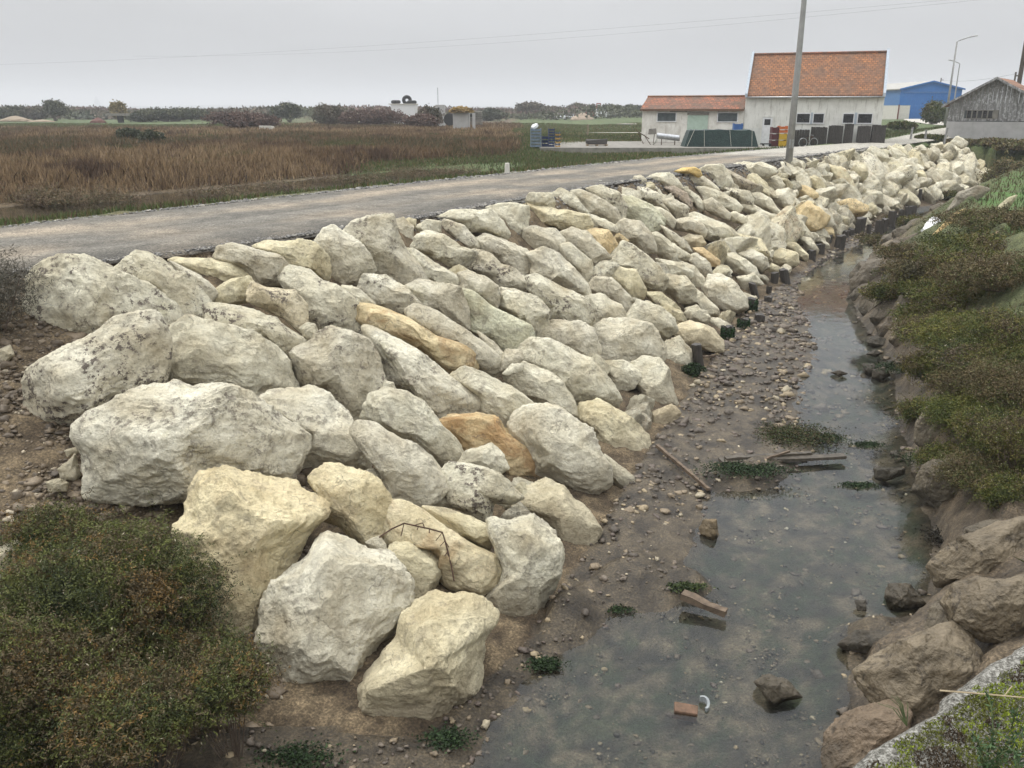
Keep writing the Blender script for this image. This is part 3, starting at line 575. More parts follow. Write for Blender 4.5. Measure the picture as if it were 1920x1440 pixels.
('H', [(20,900),(80,880),(150,940),(130,980),(20,970)], CR, 0, 0, None),
('Q', [(30,590),(110,550),(210,600),(340,660),(430,740),(490,830),(400,880),(340,920),(230,860),(70,740)], GN, .3, 0, None),
('Q', [(220,430),(330,440),(470,520),(480,600),(560,690),(480,660),(360,600),(240,540)], WH, 1.2, 0, None),
('Q', [(130,390),(180,310),(240,290),(310,340),(300,400),(190,450),(130,440)], GR, .5, 0, None),
('Q', [(320,330),(440,280),(560,270),(640,330),(700,400),(650,470),(530,490),(500,420)], CR, .5, 0, None),
('Q', [(620,250),(720,210),(840,205),(910,235),(930,290),(880,310),(800,270),(700,270)], (1.2, .95, .5), .1, .5, 'yellow-orange stone on the crest right of the centre against the road'),
('Q', [(640,290),(800,270),(950,310),(1060,390),(1110,460),(1000,440),(860,430),(730,400)], GR, .3, 0, None),
('Q', [(920,230),(1020,190),(1150,180),(1240,270),(1270,370),(1230,440),(1100,450),(1040,340)], CR, .3, 0, None),
('Q', [(1160,190),(1240,240),(1420,330),(1560,400),(1440,450),(1280,410),(1260,300)], (.7, .66, .62), 1.8, 0, 'dark lichen-covered slab lying on the crest just left of the tall pole'),
('Q', [(1250,210),(1300,170),(1420,150),(1600,160),(1740,210),(1750,270),(1580,330),(1570,380),(1400,300)], CR, .2, 0, None),
('Q', [(530,440),(640,430),(760,490),(810,580),(810,660),(700,600),(600,510)], (.66, .58, .55), 1.6, 0, 'dark purplish-grey boulder on the upper slope right of centre'),
('Q', [(480,590),(600,560),(720,610),(790,660),(750,770),(650,770),(560,700)], GR, .8, 0, None),
('Q', [(730,450),(780,450),(900,530),(980,650),(900,690),(830,600)], CR, .3, 0, None),
('Q', [(890,440),(980,430),(1130,480),(1290,560),(1370,640),(1310,700),(1130,620),(960,600),(940,520)], CR, .2, 0, None),
('Q', [(1200,440),(1340,450),(1460,480),(1500,560),(1490,610),(1380,600),(1280,530)], CR, 1.3, 0, None),
('Q', [(1580,350),(1690,280),(1800,320),(1860,400),(1800,490),(1720,440),(1600,400)], CR, .2, 0, None),
('Q', [(350,650),(480,670),(580,720),(630,790),(600,880),(520,830),(430,740)], CR, .1, 0, None),
('Q', [(600,800),(760,770),(900,800),(980,900),(940,980),(800,930),(650,900)], GR, .4, 0, None),
('Q', [(770,770),(900,740),(1060,800),(1250,880),(1330,980),(1280,1080),(1100,1040),(950,980),(850,850)], CR, .3, 0, None),
('Q', [(960,600),(1060,560),(1140,620),(1250,720),(1220,780),(1080,740),(980,680)], GR, .2, 0, None),
('Q', [(1240,740),(1320,700),(1440,770),(1480,850),(1440,870),(1260,800)], CR, .2, 0, None),
('Q', [(1370,640),(1500,620),(1620,680),(1780,760),(1760,800),(1560,780),(1400,700)], CR, .2, 0, None),
('Q', [(1510,520),(1600,500),(1710,560),(1760,640),(1850,740),(1760,730),(1600,650),(1520,600)], CR, .2, 0, None),
('Q', [(1720,520),(1800,460),(1900,450),(1980,520),(1950,640),(1850,660),(1740,600)], WH, .2, 0, None),
('Q', [(700,1010),(800,960),(920,980),(980,1060),(900,1110),(800,1100)], TN, .1, 0, None),
('Q', [(360,980),(460,960),(600,1060),(740,1150),(810,1200),(760,1270),(620,1260),(440,1160),(380,1080)], CR, .2, 0, None),
('Q', [(500,880),(640,950),(760,1040),(820,1150),(740,1160),(600,1060)], GR, .9, 0, None),
]
rockP = []; LIM = []
for i, (k, pg, tint, lich, stain, lab) in enumerate(RK):
    pg = tr(pg, k)
    lf_ = {0: .0, 1: .1, 3: .34, 4: .0, 5: .32, 6: .12, 15: -.12, 14: .05}.get(i, .1+.13*((i*7) % 3-1))
    o, P, Rm, cpx = poly_rock('limestone_boulder', pg, MATS['limestone'], depth=.8, lift=lf_, seed=100+i)
    o.color = (*tint, 1); o['lichen'] = float(lich); o['stain'] = float(stain)
    rockP.append((P[0], P[1], Rm)); LIM.append([o, P, Rm, lab, tint, np.array(pg)])
# the rest of the pile: scattered over the slope, skipping what is already there
PROTO = []
for k in range(12):
    dirs, F = ico(5 if k < 9 else 4); q = shape(dirs, 500+k, 13, 1.25)*1.13; q = q*np.random.default_rng(k).uniform([1.0, .75, .62], [1.4, 1.0, .85])
    me_o = meshobj('limestone_boulder', q, F, MATS['limestone'], smooth=True); PROTO.append((me_o.data, q, F)); bpy.data.objects.remove(me_o)
Tr, Cr = resample(T, 400), resample(C, 400)
polysPX = [l[5] for l in LIM]
def covered(px, py):
    x = np.array([px]); y = np.array([py])
    for pg in polysPX:
        c_ = pg.mean(0); g = c_+(pg-c_)*.9
        if abs(px-c_[0]) < 250 and abs(py-c_[1]) < 200 and inpoly(x, y, g)[0]: return True
    return False
STP = np.array([W(px, yb, -2.84)[:2] for px, yb in [(1312,693),(1332,664),(1363,641),(1393,621),(1423,608),(1408,588),(1440,569),(1418,561),(1441,553),(1451,535),(1473,532),(1485,497),(1498,493),(1520,490),(1537,477),(1547,460),(1573,465),(1595,443),(1610,440),(1628,438),(1647,437),(1657,432),(1671,422),(1688,410),(1702,402),(1714,388),(1722,387),(1735,377)]])
acc = []; rp = list(rockP)
r2 = np.random.default_rng(11)
# rock cover begins where the pile begins in the photo
for tri in range(34000):
    x, y = r2.uniform(-7, 31), r2.uniform(5.5, 58)
    if not (inpoly(np.array([x]), np.array([y]), bankL)[0]): continue
    big_ = tri < 9000; rad = r2.uniform(.38, .72) if big_ else r2.uniform(.16, .40)
    if math.hypot(x, y) > 24: rad *= .92
    dT = pdist(np.array([x]), np.array([y]), T)[0]; dC = pdist(np.array([x]), np.array([y]), C)[0]
    if dT < rad*1.0+.05 or dC < rad*.25: continue
    a_ = np.array([(q[0], q[1], q[2]) for q in rp])
    dd = np.hypot(a_[:, 0]-x, a_[:, 1]-y)
    if (dd < (.66 if rad > .32 else .56)*(a_[:, 2]+rad)).any(): continue
    if dC < .7: rad *= .8
    z = hz(x, y, False)-(.1 if dC < .7 else 0); p = PX([x, y, z+.1])[0]
    if p[0] < 330 and p[1] > 480: continue
    if p[0] < 560 and p[1] > 900: continue
    if p[1] > 1150: continue
    if x < -3.5 and p[1] > 470 and p[0] < 60: continue
    rpx = rad/p[2]*FPX*(.62 if rad > .32 else .42)
    if any(covered(p[0]+u*rpx, p[1]+v*rpx) for u, v in ((0, 0), (1, 0), (-1, 0), (0, 1), (0, -1))): continue
    if (np.hypot(STP[:, 0]-x, STP[:, 1]-y) < rad*1.15+.12).any(): continue
    acc.append((x, y, z, rad, p, dT/(dT+dC))); rp.append((x, y, rad))
# a ring of rocks closing the far end of the pile
acc.sort(key=lambda a: -a[3]/a[4][2])
NI = 300-len(LIM)
TINTS = [CR, CR, GR, WH, CR, YE, WH, CR, (1.0, .97, .88), WH, (1.03, 1, .88), (.94, .92, .88)]
print('digitised', len(LIM), 'scattered', len(acc))
SV, SF, SCc = [], [], []; koff = 0
for i, (x, y, z, rad, p, tfrac) in enumerate(acc):
    me_, q, F = PROTO[i % 12]; rr_ = np.random.default_rng(900+i)
    ang = rr_.uniform(0, 6.28, 3)*[.12, .12, 1]
    ex = rr_.uniform(.85, 1.25)
    s = (rad*1.08*ex, rad*1.08/ex**.5, rad*1.1)
    tint = TINTS[rr_.integers(len(TINTS))]; 
    if rr_.random() < .02: tint = (1.1, .93, .66)
    if i < NI:
        o = bpy.data.objects.new('limestone_boulder', me_); COL.objects.link(o)
        o.location = (x, y, z-.02); o.rotation_euler = (ang[0]-.25, ang[1]+.25, ang[2]); o.scale = s
        o.color = (*tint, 1); o['lichen'] = float(rr_.choice([.1, .3, .6, 1.1])); o['stain'] = float(.6 if rr_.random() < .05 else 0)
        LIM.append([o, np.array([x, y, z]), rad, None, tint, None])
    else:
        from mathutils import Euler
        M_ = np.array(Euler((ang[0]-.25, ang[1]+.25, ang[2])).to_matrix())
        v = (q*s)@M_.T+[x, y, z-.02]; SV.append(v); SF.append(F+koff); koff += len(v)
if SV:
    o = meshobj('limestone_rubble', np.concatenate(SV), np.concatenate(SF), MATS['limestone'], smooth=True)
    o.color = (1, .99, .95, 1); o['lichen'] = .5; o['stain'] = 0.0
    tag(o, 'smaller pale limestone rubble filling the gaps and far end of the riprap slope', 'rubble', kind='stuff')
# labels by row and by place along the slope
def sfrac(P):
    d = np.hypot(Tr[:, 0]-P[0], Tr[:, 1]-P[1]); return int(d.argmin())
def cname(t):
    if t[0] > 1.05 and t[2] < .8: return 'yellowish'
    if t[0] > 1.1: return 'bright white'
    if t[0] < .75: return 'dark grey'
    if t[0] < .9: return 'pale grey'
    if t[1] > t[0]*1.03: return 'greenish white'
    return 'cream'
rows = {0: [], 1: [], 2: [], 3: [], 4: []}; RN = ['bottom', 'lower', 'middle', 'upper', 'crest']
for L_ in LIM:
    P = L_[1]; a_ = pdist(np.array([P[0]]), np.array([P[1]]), T)[0]; b_ = pdist(np.array([P[0]]), np.array([P[1]]), C)[0]
    rows[min(4, int(a_/(a_+b_)*5))].append(L_)
def ordn(k): return str(k)+('th' if 10 <= k % 100 <= 20 else {1: 'st', 2: 'nd', 3: 'rd'}.get(k % 10, 'th'))
for r_, items in rows.items():
    items.sort(key=lambda L_: sfrac(L_[1]))
    for k, L_ in enumerate(items):
        lab = L_[3] or '%s limestone boulder, %s from the near end of the %s row of rocks' % (cname(L_[4]), ordn(k+1), RN[r_])
        tag(L_[0], lab, 'boulder', 'limestone boulders of the riprap slope')

# ------------------------------------------------------------------ muddy boulders of the right bank and stones in the water
DK, MD, LM = (.6, .58, .55), (1, 1, 1), (1.25, 1.2, 1.1)
MR = [
('I', [(0,640),(80,560),(160,450),(300,440),(360,520),(350,650),(320,760),(230,900),(150,900),(60,790),(10,720)], MD, 'mud-coated rock jutting furthest into the channel on the right bank'),
('I', [(230,860),(260,780),(370,700),(480,670),(560,730),(500,830),(380,880),(280,970),(200,960)], MD, 'smooth mud-coated slab just below the jutting rock of the right bank'),
('I', [(210,1030),(300,930),(450,850),(560,870),(600,950),(500,1060),(300,1140),(250,1110)], MD, 'second smooth mud-coated slab below the jutting rock of the right bank'),
('I', [(260,1150),(400,1060),(560,1000),(660,1040),(620,1130),(480,1240),(380,1290),(290,1230)], (.8, .75, .7), 'reddish-brown mud-coated slab above the rounded rock at the right waterline'),
('I', [(420,1290),(560,1180),(680,1140),(760,1200),(700,1330),(560,1380),(480,1400)], LM, 'rounded pale mud boulder under the shrubs halfway along the right bank'),
('I', [(170,1330),(210,1280),(320,1280),(420,1330),(450,1390),(330,1410),(200,1370)], (.8, .8, .75), 'low twin-humped rock at the waterline by the right bank'),
('I', [(340,610),(430,530),(560,460),(560,520),(480,600),(400,660),(350,680)], (.75, .85, .75), 'narrow greenish slab leaning on the right bank'),
('I', [(350,480),(450,390),(560,350),(600,390),(520,450),(400,530)], MD, 'thin tilted slab above the narrow greenish slab on the right bank'),
('I', [(210,360),(330,220),(430,190),(430,280),(330,350),(250,410)], LM, 'pale tilted slab at the far narrow bend of the right bank'),
('I', [(500,630),(600,520),(690,480),(720,560),(640,660),(560,700)], MD, 'brown rock half under shrubs on the right bank near the bend'),
('I', [(440,200),(560,170),(700,120),(720,200),(600,290),(520,330),(440,280)], (.9, .85, .8), 'dull brown slab below the white litter on the right bank'),
('I', [(1540,130),(1620,90),(1690,90),(1690,150),(1600,170)], (2.2, 1.9, 1.5), 'small pale orange stone among grass high on the right bank'),
('I', [(1480,40),(1560,-20),(1620,-20),(1560,60)], (2.2, 2.1, 1.8), 'small pale grey stone among grass high on the right bank'),
('J', [(370,740),(430,700),(560,700),(640,740),(560,800),(500,850),(420,820)], (.85, .78, .7), 'crumbling mud lump jutting into the water below the right bank'),
('J', [(520,1290),(600,1210),(750,1120),(900,1060),(1047,1040),(1047,1310),(900,1340),(700,1430),(560,1420)], LM, 'large mud-covered boulder with a dark hollow at the right edge'),
('K', [(1570,400),(1640,330),(1740,300),(1840,310),(1920,290),(1980,400),(1960,520),(1850,570),(1750,560),(1690,520),(1620,480)], LM, 'rounded tan mud boulder at the right edge above the mossy wall'),
('K', [(1195,700),(1260,660),(1360,600),(1500,540),(1620,500),(1700,540),(1760,600),(1780,700),(1650,790),(1480,900),(1420,910),(1300,860),(1240,780)], (1.3, 1.25, 1.15), 'broad flat mud-coated boulder lying beside the mossy wall'),
('K', [(1065,980),(1120,920),(1220,870),(1330,850),(1400,890),(1400,980),(1290,1060),(1180,1130),(1080,1150),(1060,1060)], (1.25, 1.1, 1), 'brown boulder at the bottom edge just left of the mossy wall'),
('K', [(1115,575),(1200,520),(1340,530),(1345,590),(1240,620),(1160,610)], DK, 'dark lens-shaped rock standing in the water near the right bank'),
('K', [(1320,370),(1340,320),(1420,320),(1480,400),(1430,430),(1340,420)], (.85, .8, .7), 'squat brown rock in the water below the right bank'),
('K', [(740,750),(800,710),(860,730),(935,810),(880,830),(820,840)], LM, 'flat tan stone just breaking the water surface near the bottom'),
('K', [(500,70),(520,35),(570,35),(580,100),(550,120),(510,100)], (2.2, 1.9, 1.4), 'upright pale stone at the tip of the shingle in the water'),
('K', [(1180,390),(1225,385),(1225,430),(1190,430)], DK, 'small dark stub-shaped rock left of the squat brown rock'),
('G', [(1195,825),(1330,825),(1330,850),(1240,885),(1200,870)], (.55, .53, .45), 'blocky dark stone alone in the middle of the stream'),
('G', [(1150,270),(1190,250),(1230,265),(1200,285)], DK, 'flat dark stone awash under the twin-humped rock'),
('G', [(1135,320),(1190,315),(1200,350),(1170,380),(1140,350)], DK, 'left one of two dark stones side by side in the stream'),
('G', [(1190,350),(1240,335),(1270,370),(1220,400),(1190,385)], (.75, .7, .6), 'right one of two dark stones side by side in the stream'),
('G', [(975,360),(1020,350),(1060,365),(1020,378)], (.8, .7, .6), 'flat brown stone awash in mid-stream opposite the nearest stakes'),
('G', [(1270,750),(1300,740),(1320,770),(1280,775)], DK, 'small pointed dark stone behind the end of the driftwood planks'),
]
for i, (k, pg, tint, lab) in enumerate(MR):
    pg = tr(pg, k); c_ = np.mean(pg, 0); Pm = hit(c_[0], c_[1], .05)
    if Pm[2] < WATER+.1: Pm = W(c_[0], c_[1], WATER+.05)
    o, P, Rm, _ = poly_rock('mud_boulder' if Rm > .2 or i < 18 else 'stone', pg, MATS['mud_boulder'], depth=.75 if i < 18 else .9, seed=300+i, rough=1.15 if i < 18 else 1.1, P=Pm)
    o.color = (*tint, 1); tag(o, lab, 'boulder' if i < 18 else 'stone', 'muddy rocks along the channel')
r4 = np.random.default_rng(77); RTs = resample(RT[2:], 30)
for i in range(26):
    q = RTs[1+i]; d_ = r4.uniform(.05, .9); x_, y_ = q[0]+d_*.85, q[1]-d_*.45; z_ = hz(x_, y_); p_ = PX([x_, y_, z_])[0]
    a_ = r4.uniform(.22, .5); wq, hq = a_/p_[2]*FPX*1.2, a_/p_[2]*FPX*.75; th_ = -r4.uniform(.3, .9)
    pg = []
    for k in range(9):
        an = 2*math.pi*k/9; u_, v_ = wq*math.cos(an)*r4.uniform(.8, 1.1), hq*math.sin(an)*r4.uniform(.8, 1.1); pg.append((p_[0]+u_*math.cos(th_)-v_*math.sin(th_), p_[1]+u_*math.sin(th_)+v_*math.cos(th_)))
    o, P, Rm, _ = poly_rock('mud_boulder', pg, MATS['mud_boulder'], depth=.7, seed=700+i, rough=.9, P=np.array([x_, y_, z_+.04])); v_ = r4.uniform(.75, 1.15); o.color = (v_, v_, v_*.97, 1)
    tag(o, 'mud-caked slab at the foot of the right bank, %s from the near end' % ordn(i+1), 'boulder', 'mud-caked slabs lining the right waterline')
# layered orange rock high on the right bank
o, P, Rm, _ = poly_rock('layered_rock', tr([(830,180),(960,60),(1130,-120),(1260,-170),(1200,-40),(1050,90),(900,220)], 'I'), MATS['limestone'], depth=.6, lift=.12, seed=444, rough=1.3)
o.color = (1.0, .8, .5, 1); o['lichen'] = .3; o['stain'] = .7; tag(o, 'long layered ochre rock lying on the right bank near the white litter', 'rock')
o, P, Rm, _ = poly_rock('rock', [(1862, 395), (1890, 372), (1905, 368), (1890, 392), (1868, 408)], MATS['limestone'], lift=.1, seed=445); o.color = (.75, .72, .6, 1)
tag(o, 'pale slanting stone in the grass above the layered ochre rock', 'rock')
o, P, Rm, _ = poly_rock('rock', [(1775, 395), (1800, 362), (1828, 352), (1850, 358), (1820, 385), (1790, 405)], MATS['limestone'], lift=.1, seed=446); o.color = (.45, .43, .42, 1)
tag(o, 'grey slab half buried behind the layered ochre rock', 'rock')
# loose stones lying on the dirt slope at the left
for i, (pg, lab) in enumerate([([(108, 880), (125, 868), (140, 852), (148, 890), (140, 898), (115, 896)], 'angular pale stone on the dirt slope left of the long slab'),
        ([(88, 905), (110, 898), (128, 905), (122, 920), (95, 922)], 'flat layered stone below the angular one on the dirt slope'),
        ([(0, 1030), (30, 1015), (48, 1030), (40, 1062), (10, 1072), (-5, 1060)], 'rounded muddy stone at the left edge above the dark shrub'),
        ([(0, 655), (18, 648), (26, 665), (10, 680), (0, 676)], 'small grey stone under the dry bush at the left edge'),
        ([(120, 845), (145, 838), (150, 848), (128, 856)], 'thin flat stone lying behind the angular stone on the dirt')]):
    o, P, Rm, _ = poly_rock('stone', pg, MATS['limestone'], lift=.02, seed=600+i); o.color = (.8, .76, .68, 1); o['lichen'] = .4; tag(o, lab, 'stone')

# ------------------------------------------------------------------ pebbles / rubble (stuff)
def pebbles(name, pts, rads, cols, label, mat):
    V0, F0 = ico(2); nV = len(V0); k = len(pts); r = np.random.default_rng(len(pts))
    sc3 = rads[:, None]*r.uniform([.8, .6, .35], [1.4, 1.1, .8], (k, 3)); ang = r.uniform(0, 6.28, k)
    base_ = V0[None]*(1+.4*r.uniform(-1, 1, (k, nV, 1)))
    v = base_*sc3[:, None]; ca, sa = np.cos(ang)[:, None], np.sin(ang)[:, None]
    v = np.stack([v[..., 0]*ca-v[..., 1]*sa, v[..., 0]*sa+v[..., 1]*ca, v[..., 2]], -1)+pts[:, None]
    F = (F0[None]+(np.arange(k)*nV)[:, None, None]).reshape(-1, 3)
    o = meshobj(name, v.reshape(-1, 3), F, mat, col=np.repeat(cols, nV, 0)); return tag(o, label, 'shingle', kind='stuff')
m, n, b = newmat('pebble'); at = N(n, 'ShaderNodeAttribute', attribute_name='col'); t = N(n, 'ShaderNodeTexCoord').outputs['Object']
n.links.new(mixc(n, 1, at.outputs['Color'], ramp(n, noise(n, t, 40, 4), [(.3, .7), (.7, 1.2)]), 'MULTIPLY'), b.inputs['Base Color']); b.inputs['Roughness'].default_value = .65
rp_ = np.random.default_rng(5); K = 80000
# positions in the channel bed
x = rp_.uniform(-4, 20, K); y = rp_.uniform(4.5, 40, K); z, zo = height(x, y)
dens = sm(fbm(np.stack([x, y, 0*x], 1), 1.2, 3, 61), -.25, .35)
dT_ = pdist(x, y, T); nearT = sm(dT_, 1.3, .2); dWp = pdist(x, y, WE); edgeW = sm(dWp, .5, .0)
keep = (zo == 3) & (z > WATER-.3) & (rp_.random(K) < .08*(z < WATER-.1)*np.clip(14/(y+4), .2, 1)+ np.clip(.1+.5*dens*sm(z, WATER-.12, WATER+.02)+.5*nearT+.5*edgeW, 0, 1)*np.clip(18/(y+4), .2, 1))
x, y, z = x[keep], y[keep], z[keep]; K = len(x); print('pebbles', K)
rad = rp_.lognormal(-3.9, .45, K); rad = np.clip(rad, .008, .075)*np.clip(y/9, .8, 2)
pal = np.array([(.15, .12, .09), (.10, .08, .06), (.33, .26, .16), (.22, .17, .11), (.42, .36, .25), (.13, .10, .08)])
cols = .8*pal[rp_.choice(6, K, p=[.27, .24, .12, .18, .04, .15])]*rp_.uniform(.8, 1.2, (K, 1))
pebbles('channel_pebbles', np.stack([x, y, z+rad*.1], 1), rad, cols, 'brown and ochre shingle scattered over the mud of the channel', MATS['pebble'])
K = 60000; x = rp_.uniform(-1.5, 8, K); y = 4.6+11*rp_.random(K)**1.4; z, zo = height(x, y); k_ = (zo == 3) & (z < WATER-.02) & (fbm(np.stack([x, y, 0*x], 1), 2.4, 4, 68, .7)+rp_.normal(size=K)*.12 > .30)
x, y, z = x[k_], y[k_], z[k_]; K = len(x); rad = np.clip(rp_.lognormal(-4.6, .5, K), .005, .03)*np.clip(y/9, .8, 1.6)
pal = np.array([(.20, .165, .11), (.12, .10, .07), (.45, .41, .32), (.04, .036, .028)]); pebbles('submerged_gravel', np.stack([x, y, z+.01], 1), rad, pal[rp_.choice(4, K, p=[.37, .3, .05, .28])]*rp_.uniform(.8, 1.2, (K, 1)), 'fine gravel and shell bits lying under the shallow water', MATS['pebble'])
K = 45000; x = rp_.uniform(-9, -2, K); y = rp_.uniform(5, 11.5, K); z, zo = height(x, y); k_ = (zo == 2) & (fbm(np.stack([x, y, 0*x], 1), 1.5, 3, 66)+rp_.normal(size=K)*.5 > -.25)
x, y, z = x[k_], y[k_], z[k_]; K = len(x); rad = np.clip(rp_.lognormal(-3.9, .55, K), .008, .11)
pal = np.array([(.17, .13, .085), (.12, .09, .058), (.32, .27, .19), (.08, .06, .04)]); cols = pal[rp_.choice(4, K, p=[.33, .32, .08, .27])]*rp_.uniform(.8, 1.2, (K, 1))
pebbles('slope_rubble', np.stack([x, y, z+rad*.2], 1), rad, cols, 'loose earth clods and small stones on the bare slope at the left', MATS['pebble'])

K = 30000; f_ = rp_.random(K)**1.6; ii = (f_*len(An)*.62).astype(int); near_ = rp_.random(K) < .75; off_ = rp_.normal(size=K)*.22
ax_ = np.where(near_, An[ii, 0], Bn[ii, 0]); ay_ = np.where(near_, An[ii, 1], Bn[ii, 1]); dv = dn.reshape(NA, NB, 2)[ii, 0]; o_f = np.where(near_, .08+off_*1.3, off_*.7); jx, jy = rp_.normal(size=K)*.15, rp_.normal(size=K)*.15
x = ax_+dv[:, 0]*o_f+jx; y = ay_+dv[:, 1]*o_f+jy; z, _ = height(x, y); z = np.where(inpoly(x, y, roadP), np.maximum(z+.045, z), z); rad = np.clip(rp_.lognormal(-4.2, .4, K), .006, .04)*np.clip(y/14, .8, 2)
pal = np.array([(.13, .125, .115), (.20, .19, .17), (.08, .075, .07), (.28, .26, .22)]); pebbles('road_gravel', np.stack([x, y, z], 1), rad, pal[rp_.choice(4, K, p=[.4, .3, .2, .1])]*rp_.uniform(.8, 1.2, (K, 1)), 'loose grey gravel along the edges of the road', MATS['pebble'])
# ------------------------------------------------------------------ foliage
m, n, b = newmat('foliage'); at = N(n, 'ShaderNodeAttribute', attribute_name='col')
n.links.new(at.outputs['Color'], b.inputs['Base Color']); b.inputs['Roughness'].default_value = .7; b.inputs['Specular IOR Level'].default_value = .2
n.links.new(at.outputs['Color'], b.inputs['Subsurface Radius']) if False else None
def leaves(P, D, L, Wd, cols):      # diamonds: base P, direction D, length L, width Wd
    k = len(P); r = np.random.default_rng(k); D = D/np.linalg.norm(D, axis=1)[:, None]
    s = np.cross(D, r.normal(size=(k, 3))); s /= np.linalg.norm(s, axis=1)[:, None]+1e-9
    L = np.broadcast_to(L, (k,))[:, None]; Wd = np.broadcast_to(Wd, (k,))[:, None]
    V = np.stack([P, P+D*L*.45+s*Wd, P+D*L, P+D*L*.45-s*Wd], 1).reshape(-1, 3)
    return V, np.arange(4*k).reshape(k, 4), np.repeat(cols, 4, 0)
def shrub(name, cen, rad, ntw, nlf, leaf, pal, label, cat='shrub', group=None, seed=0, spread=.5, flat=.0, twig=None, wratio=.28, droop=.0, base_z=None):
    """twiggy crown: shoots start on branches inside the crown and end at its uneven surface, small leaves along each shoot"""
    r = np.random.default_rng(seed); cen = np.array(cen, float); rad = np.array(rad, float)
    gz0 = base_z if base_z is not None else cen[2]-rad[2]*.6
    # a few lobes
    nl = 9; ld = r.normal(size=(nl, 3)); ld[:, 2] = np.abs(ld[:, 2])*.8; ld /= np.linalg.norm(ld, axis=1)[:, None]
    lob = ld*.55; lr = r.uniform(.38, .62, nl)
    which = r.integers(nl, size=ntw); d = r.normal(size=(ntw, 3)); d[:, 2] = d[:, 2]*.9+.25; d /= np.linalg.norm(d, axis=1)[:, None]
    tipu = lob[which]+d*lr[which][:, None]*r.uniform(.55, 1.12, ntw)[:, None]
    tl = (twig or .25)*r.uniform(.6, 1.3, ntw)
    tip = cen+tipu*rad; tip[:, 2] = np.maximum(tip[:, 2], gz0+.02+.05*r.random(ntw))
    dd = tip-cen+np.array([0, 0, rad[2]*.4]); dd /= np.linalg.norm(dd, axis=1)[:, None]+1e-9
    dd += r.normal(size=(ntw, 3))*spread; dd[:, 2] -= droop; dd /= np.linalg.norm(dd, axis=1)[:, None]
    t_ = r.uniform(0, 1, (ntw, nlf)); P = tip[:, None]-dd[:, None]*(tl[:, None]*(1-t_))[..., None]
    P = P+r.normal(size=P.shape)*leaf*.35
    D = dd[:, None]+r.normal(size=P.shape)*.75
    pal = np.array(pal); nc = fbm(tip/rad.mean(), 2.2, 2, seed+3)*1.0+r.normal(size=ntw)*.2
    ci = np.clip(((nc+.75)/1.5*len(pal)).astype(int), 0, len(pal)-1); c = pal[ci][:, None]*r.uniform(.7, 1.35, (ntw, nlf, 1)); c = np.where(r.random((ntw, nlf, 1)) < .006, np.array([.34, .31, .22]), c)
    V, F, Cc = leaves(P.reshape(-1, 3), D.reshape(-1, 3), leaf*r.uniform(.6, 1.4, ntw*nlf), leaf*wratio, c.reshape(-1, 3))
    root = empty(name, (cen[0], cen[1], gz0), 0, label, cat, group)
    org = np.array([cen[0], cen[1], gz0])
    meshobj('foliage', V-org, F, MATS['foliage'], root, col=Cc)
    mb = MB(); 
    for k in range(min(34, 10+ntw//120)):
        q = tip[r.integers(ntw)]-org; st = np.array([q[0]*.12+r.normal()*.05*rad[0], q[1]*.12, -.05]); midp = (st+q)/2+r.normal(size=3)*rad*.06
        w0 = max(.004, rad.mean()*.018); mb.tube([st, midp, q], [w0, w0*.7, w0*.25], 4, False)
    mb.build('stems', MATS['bark'], root); return root
simple('bark', (.13, .10, .075), (.07, .05, .04), 20)
DG = [(.03, .04, .017), (.05, .06, .022), (.075, .085, .028), (.10, .11, .03), (.085, .07, .036), (.10, .075, .04), (.16, .10, .035)]
# big dark shrub at the lower left
def at_(px, py, lift=0): return hit(px, py, lift, True)
for i, (px, py, rx, rz, nt_, lab) in enumerate([
    (215, 1130, 1.02, .78, 5200, 'dark green twiggy shrub below the longest flat slab at the left'),
    (60, 1250, 1.0, .75, 4200, 'dark green twiggy shrub at the bottom left corner above the smallest one'),
    (330, 1240, .62, .55, 2600, 'brown-tinged twiggy shrub under the big yellow boulder'),
    (40, 1400, .55, .45, 2200, 'small low shrub in the very bottom left corner'),
    (250, 1350, .55, .4, 2200, 'olive twiggy shrub spilling onto the mud at the bottom left'),
    (110, 1050, .5, .38, 1800, 'thin-topped shrub against the bare dirt slope at the left'),
    (425, 1285, .36, .3, 1300, 'small dark twiggy shrub squeezed between the yellow boulder and the biggest white one')]):
    P = W(px, py, -2.1+.15*(i == 0)-.4*(i == 3)-.25*(i == 2)); 
    g = hz(P[0], P[1])-.1; P[2] = max(P[2], g+.2)
    shrub('dark_shrub', P, (rx, rx*.85, rz), nt_, 26, .027, DG, lab, seed=40+i, spread=.8, twig=.26, group='dark shrubs at the lower left', base_z=g, wratio=.17, droop=.25)
GP = [(.045, .055, .022), (.065, .08, .026), (.09, .11, .03), (.13, .14, .034), (.16, .14, .04), (.13, .10, .055), (.10, .075, .05)]
BP = [(.075, .067, .034), (.10, .09, .042), (.13, .115, .05), (.135, .10, .055), (.16, .125, .06), (.11, .12, .04), (.08, .095, .032)]
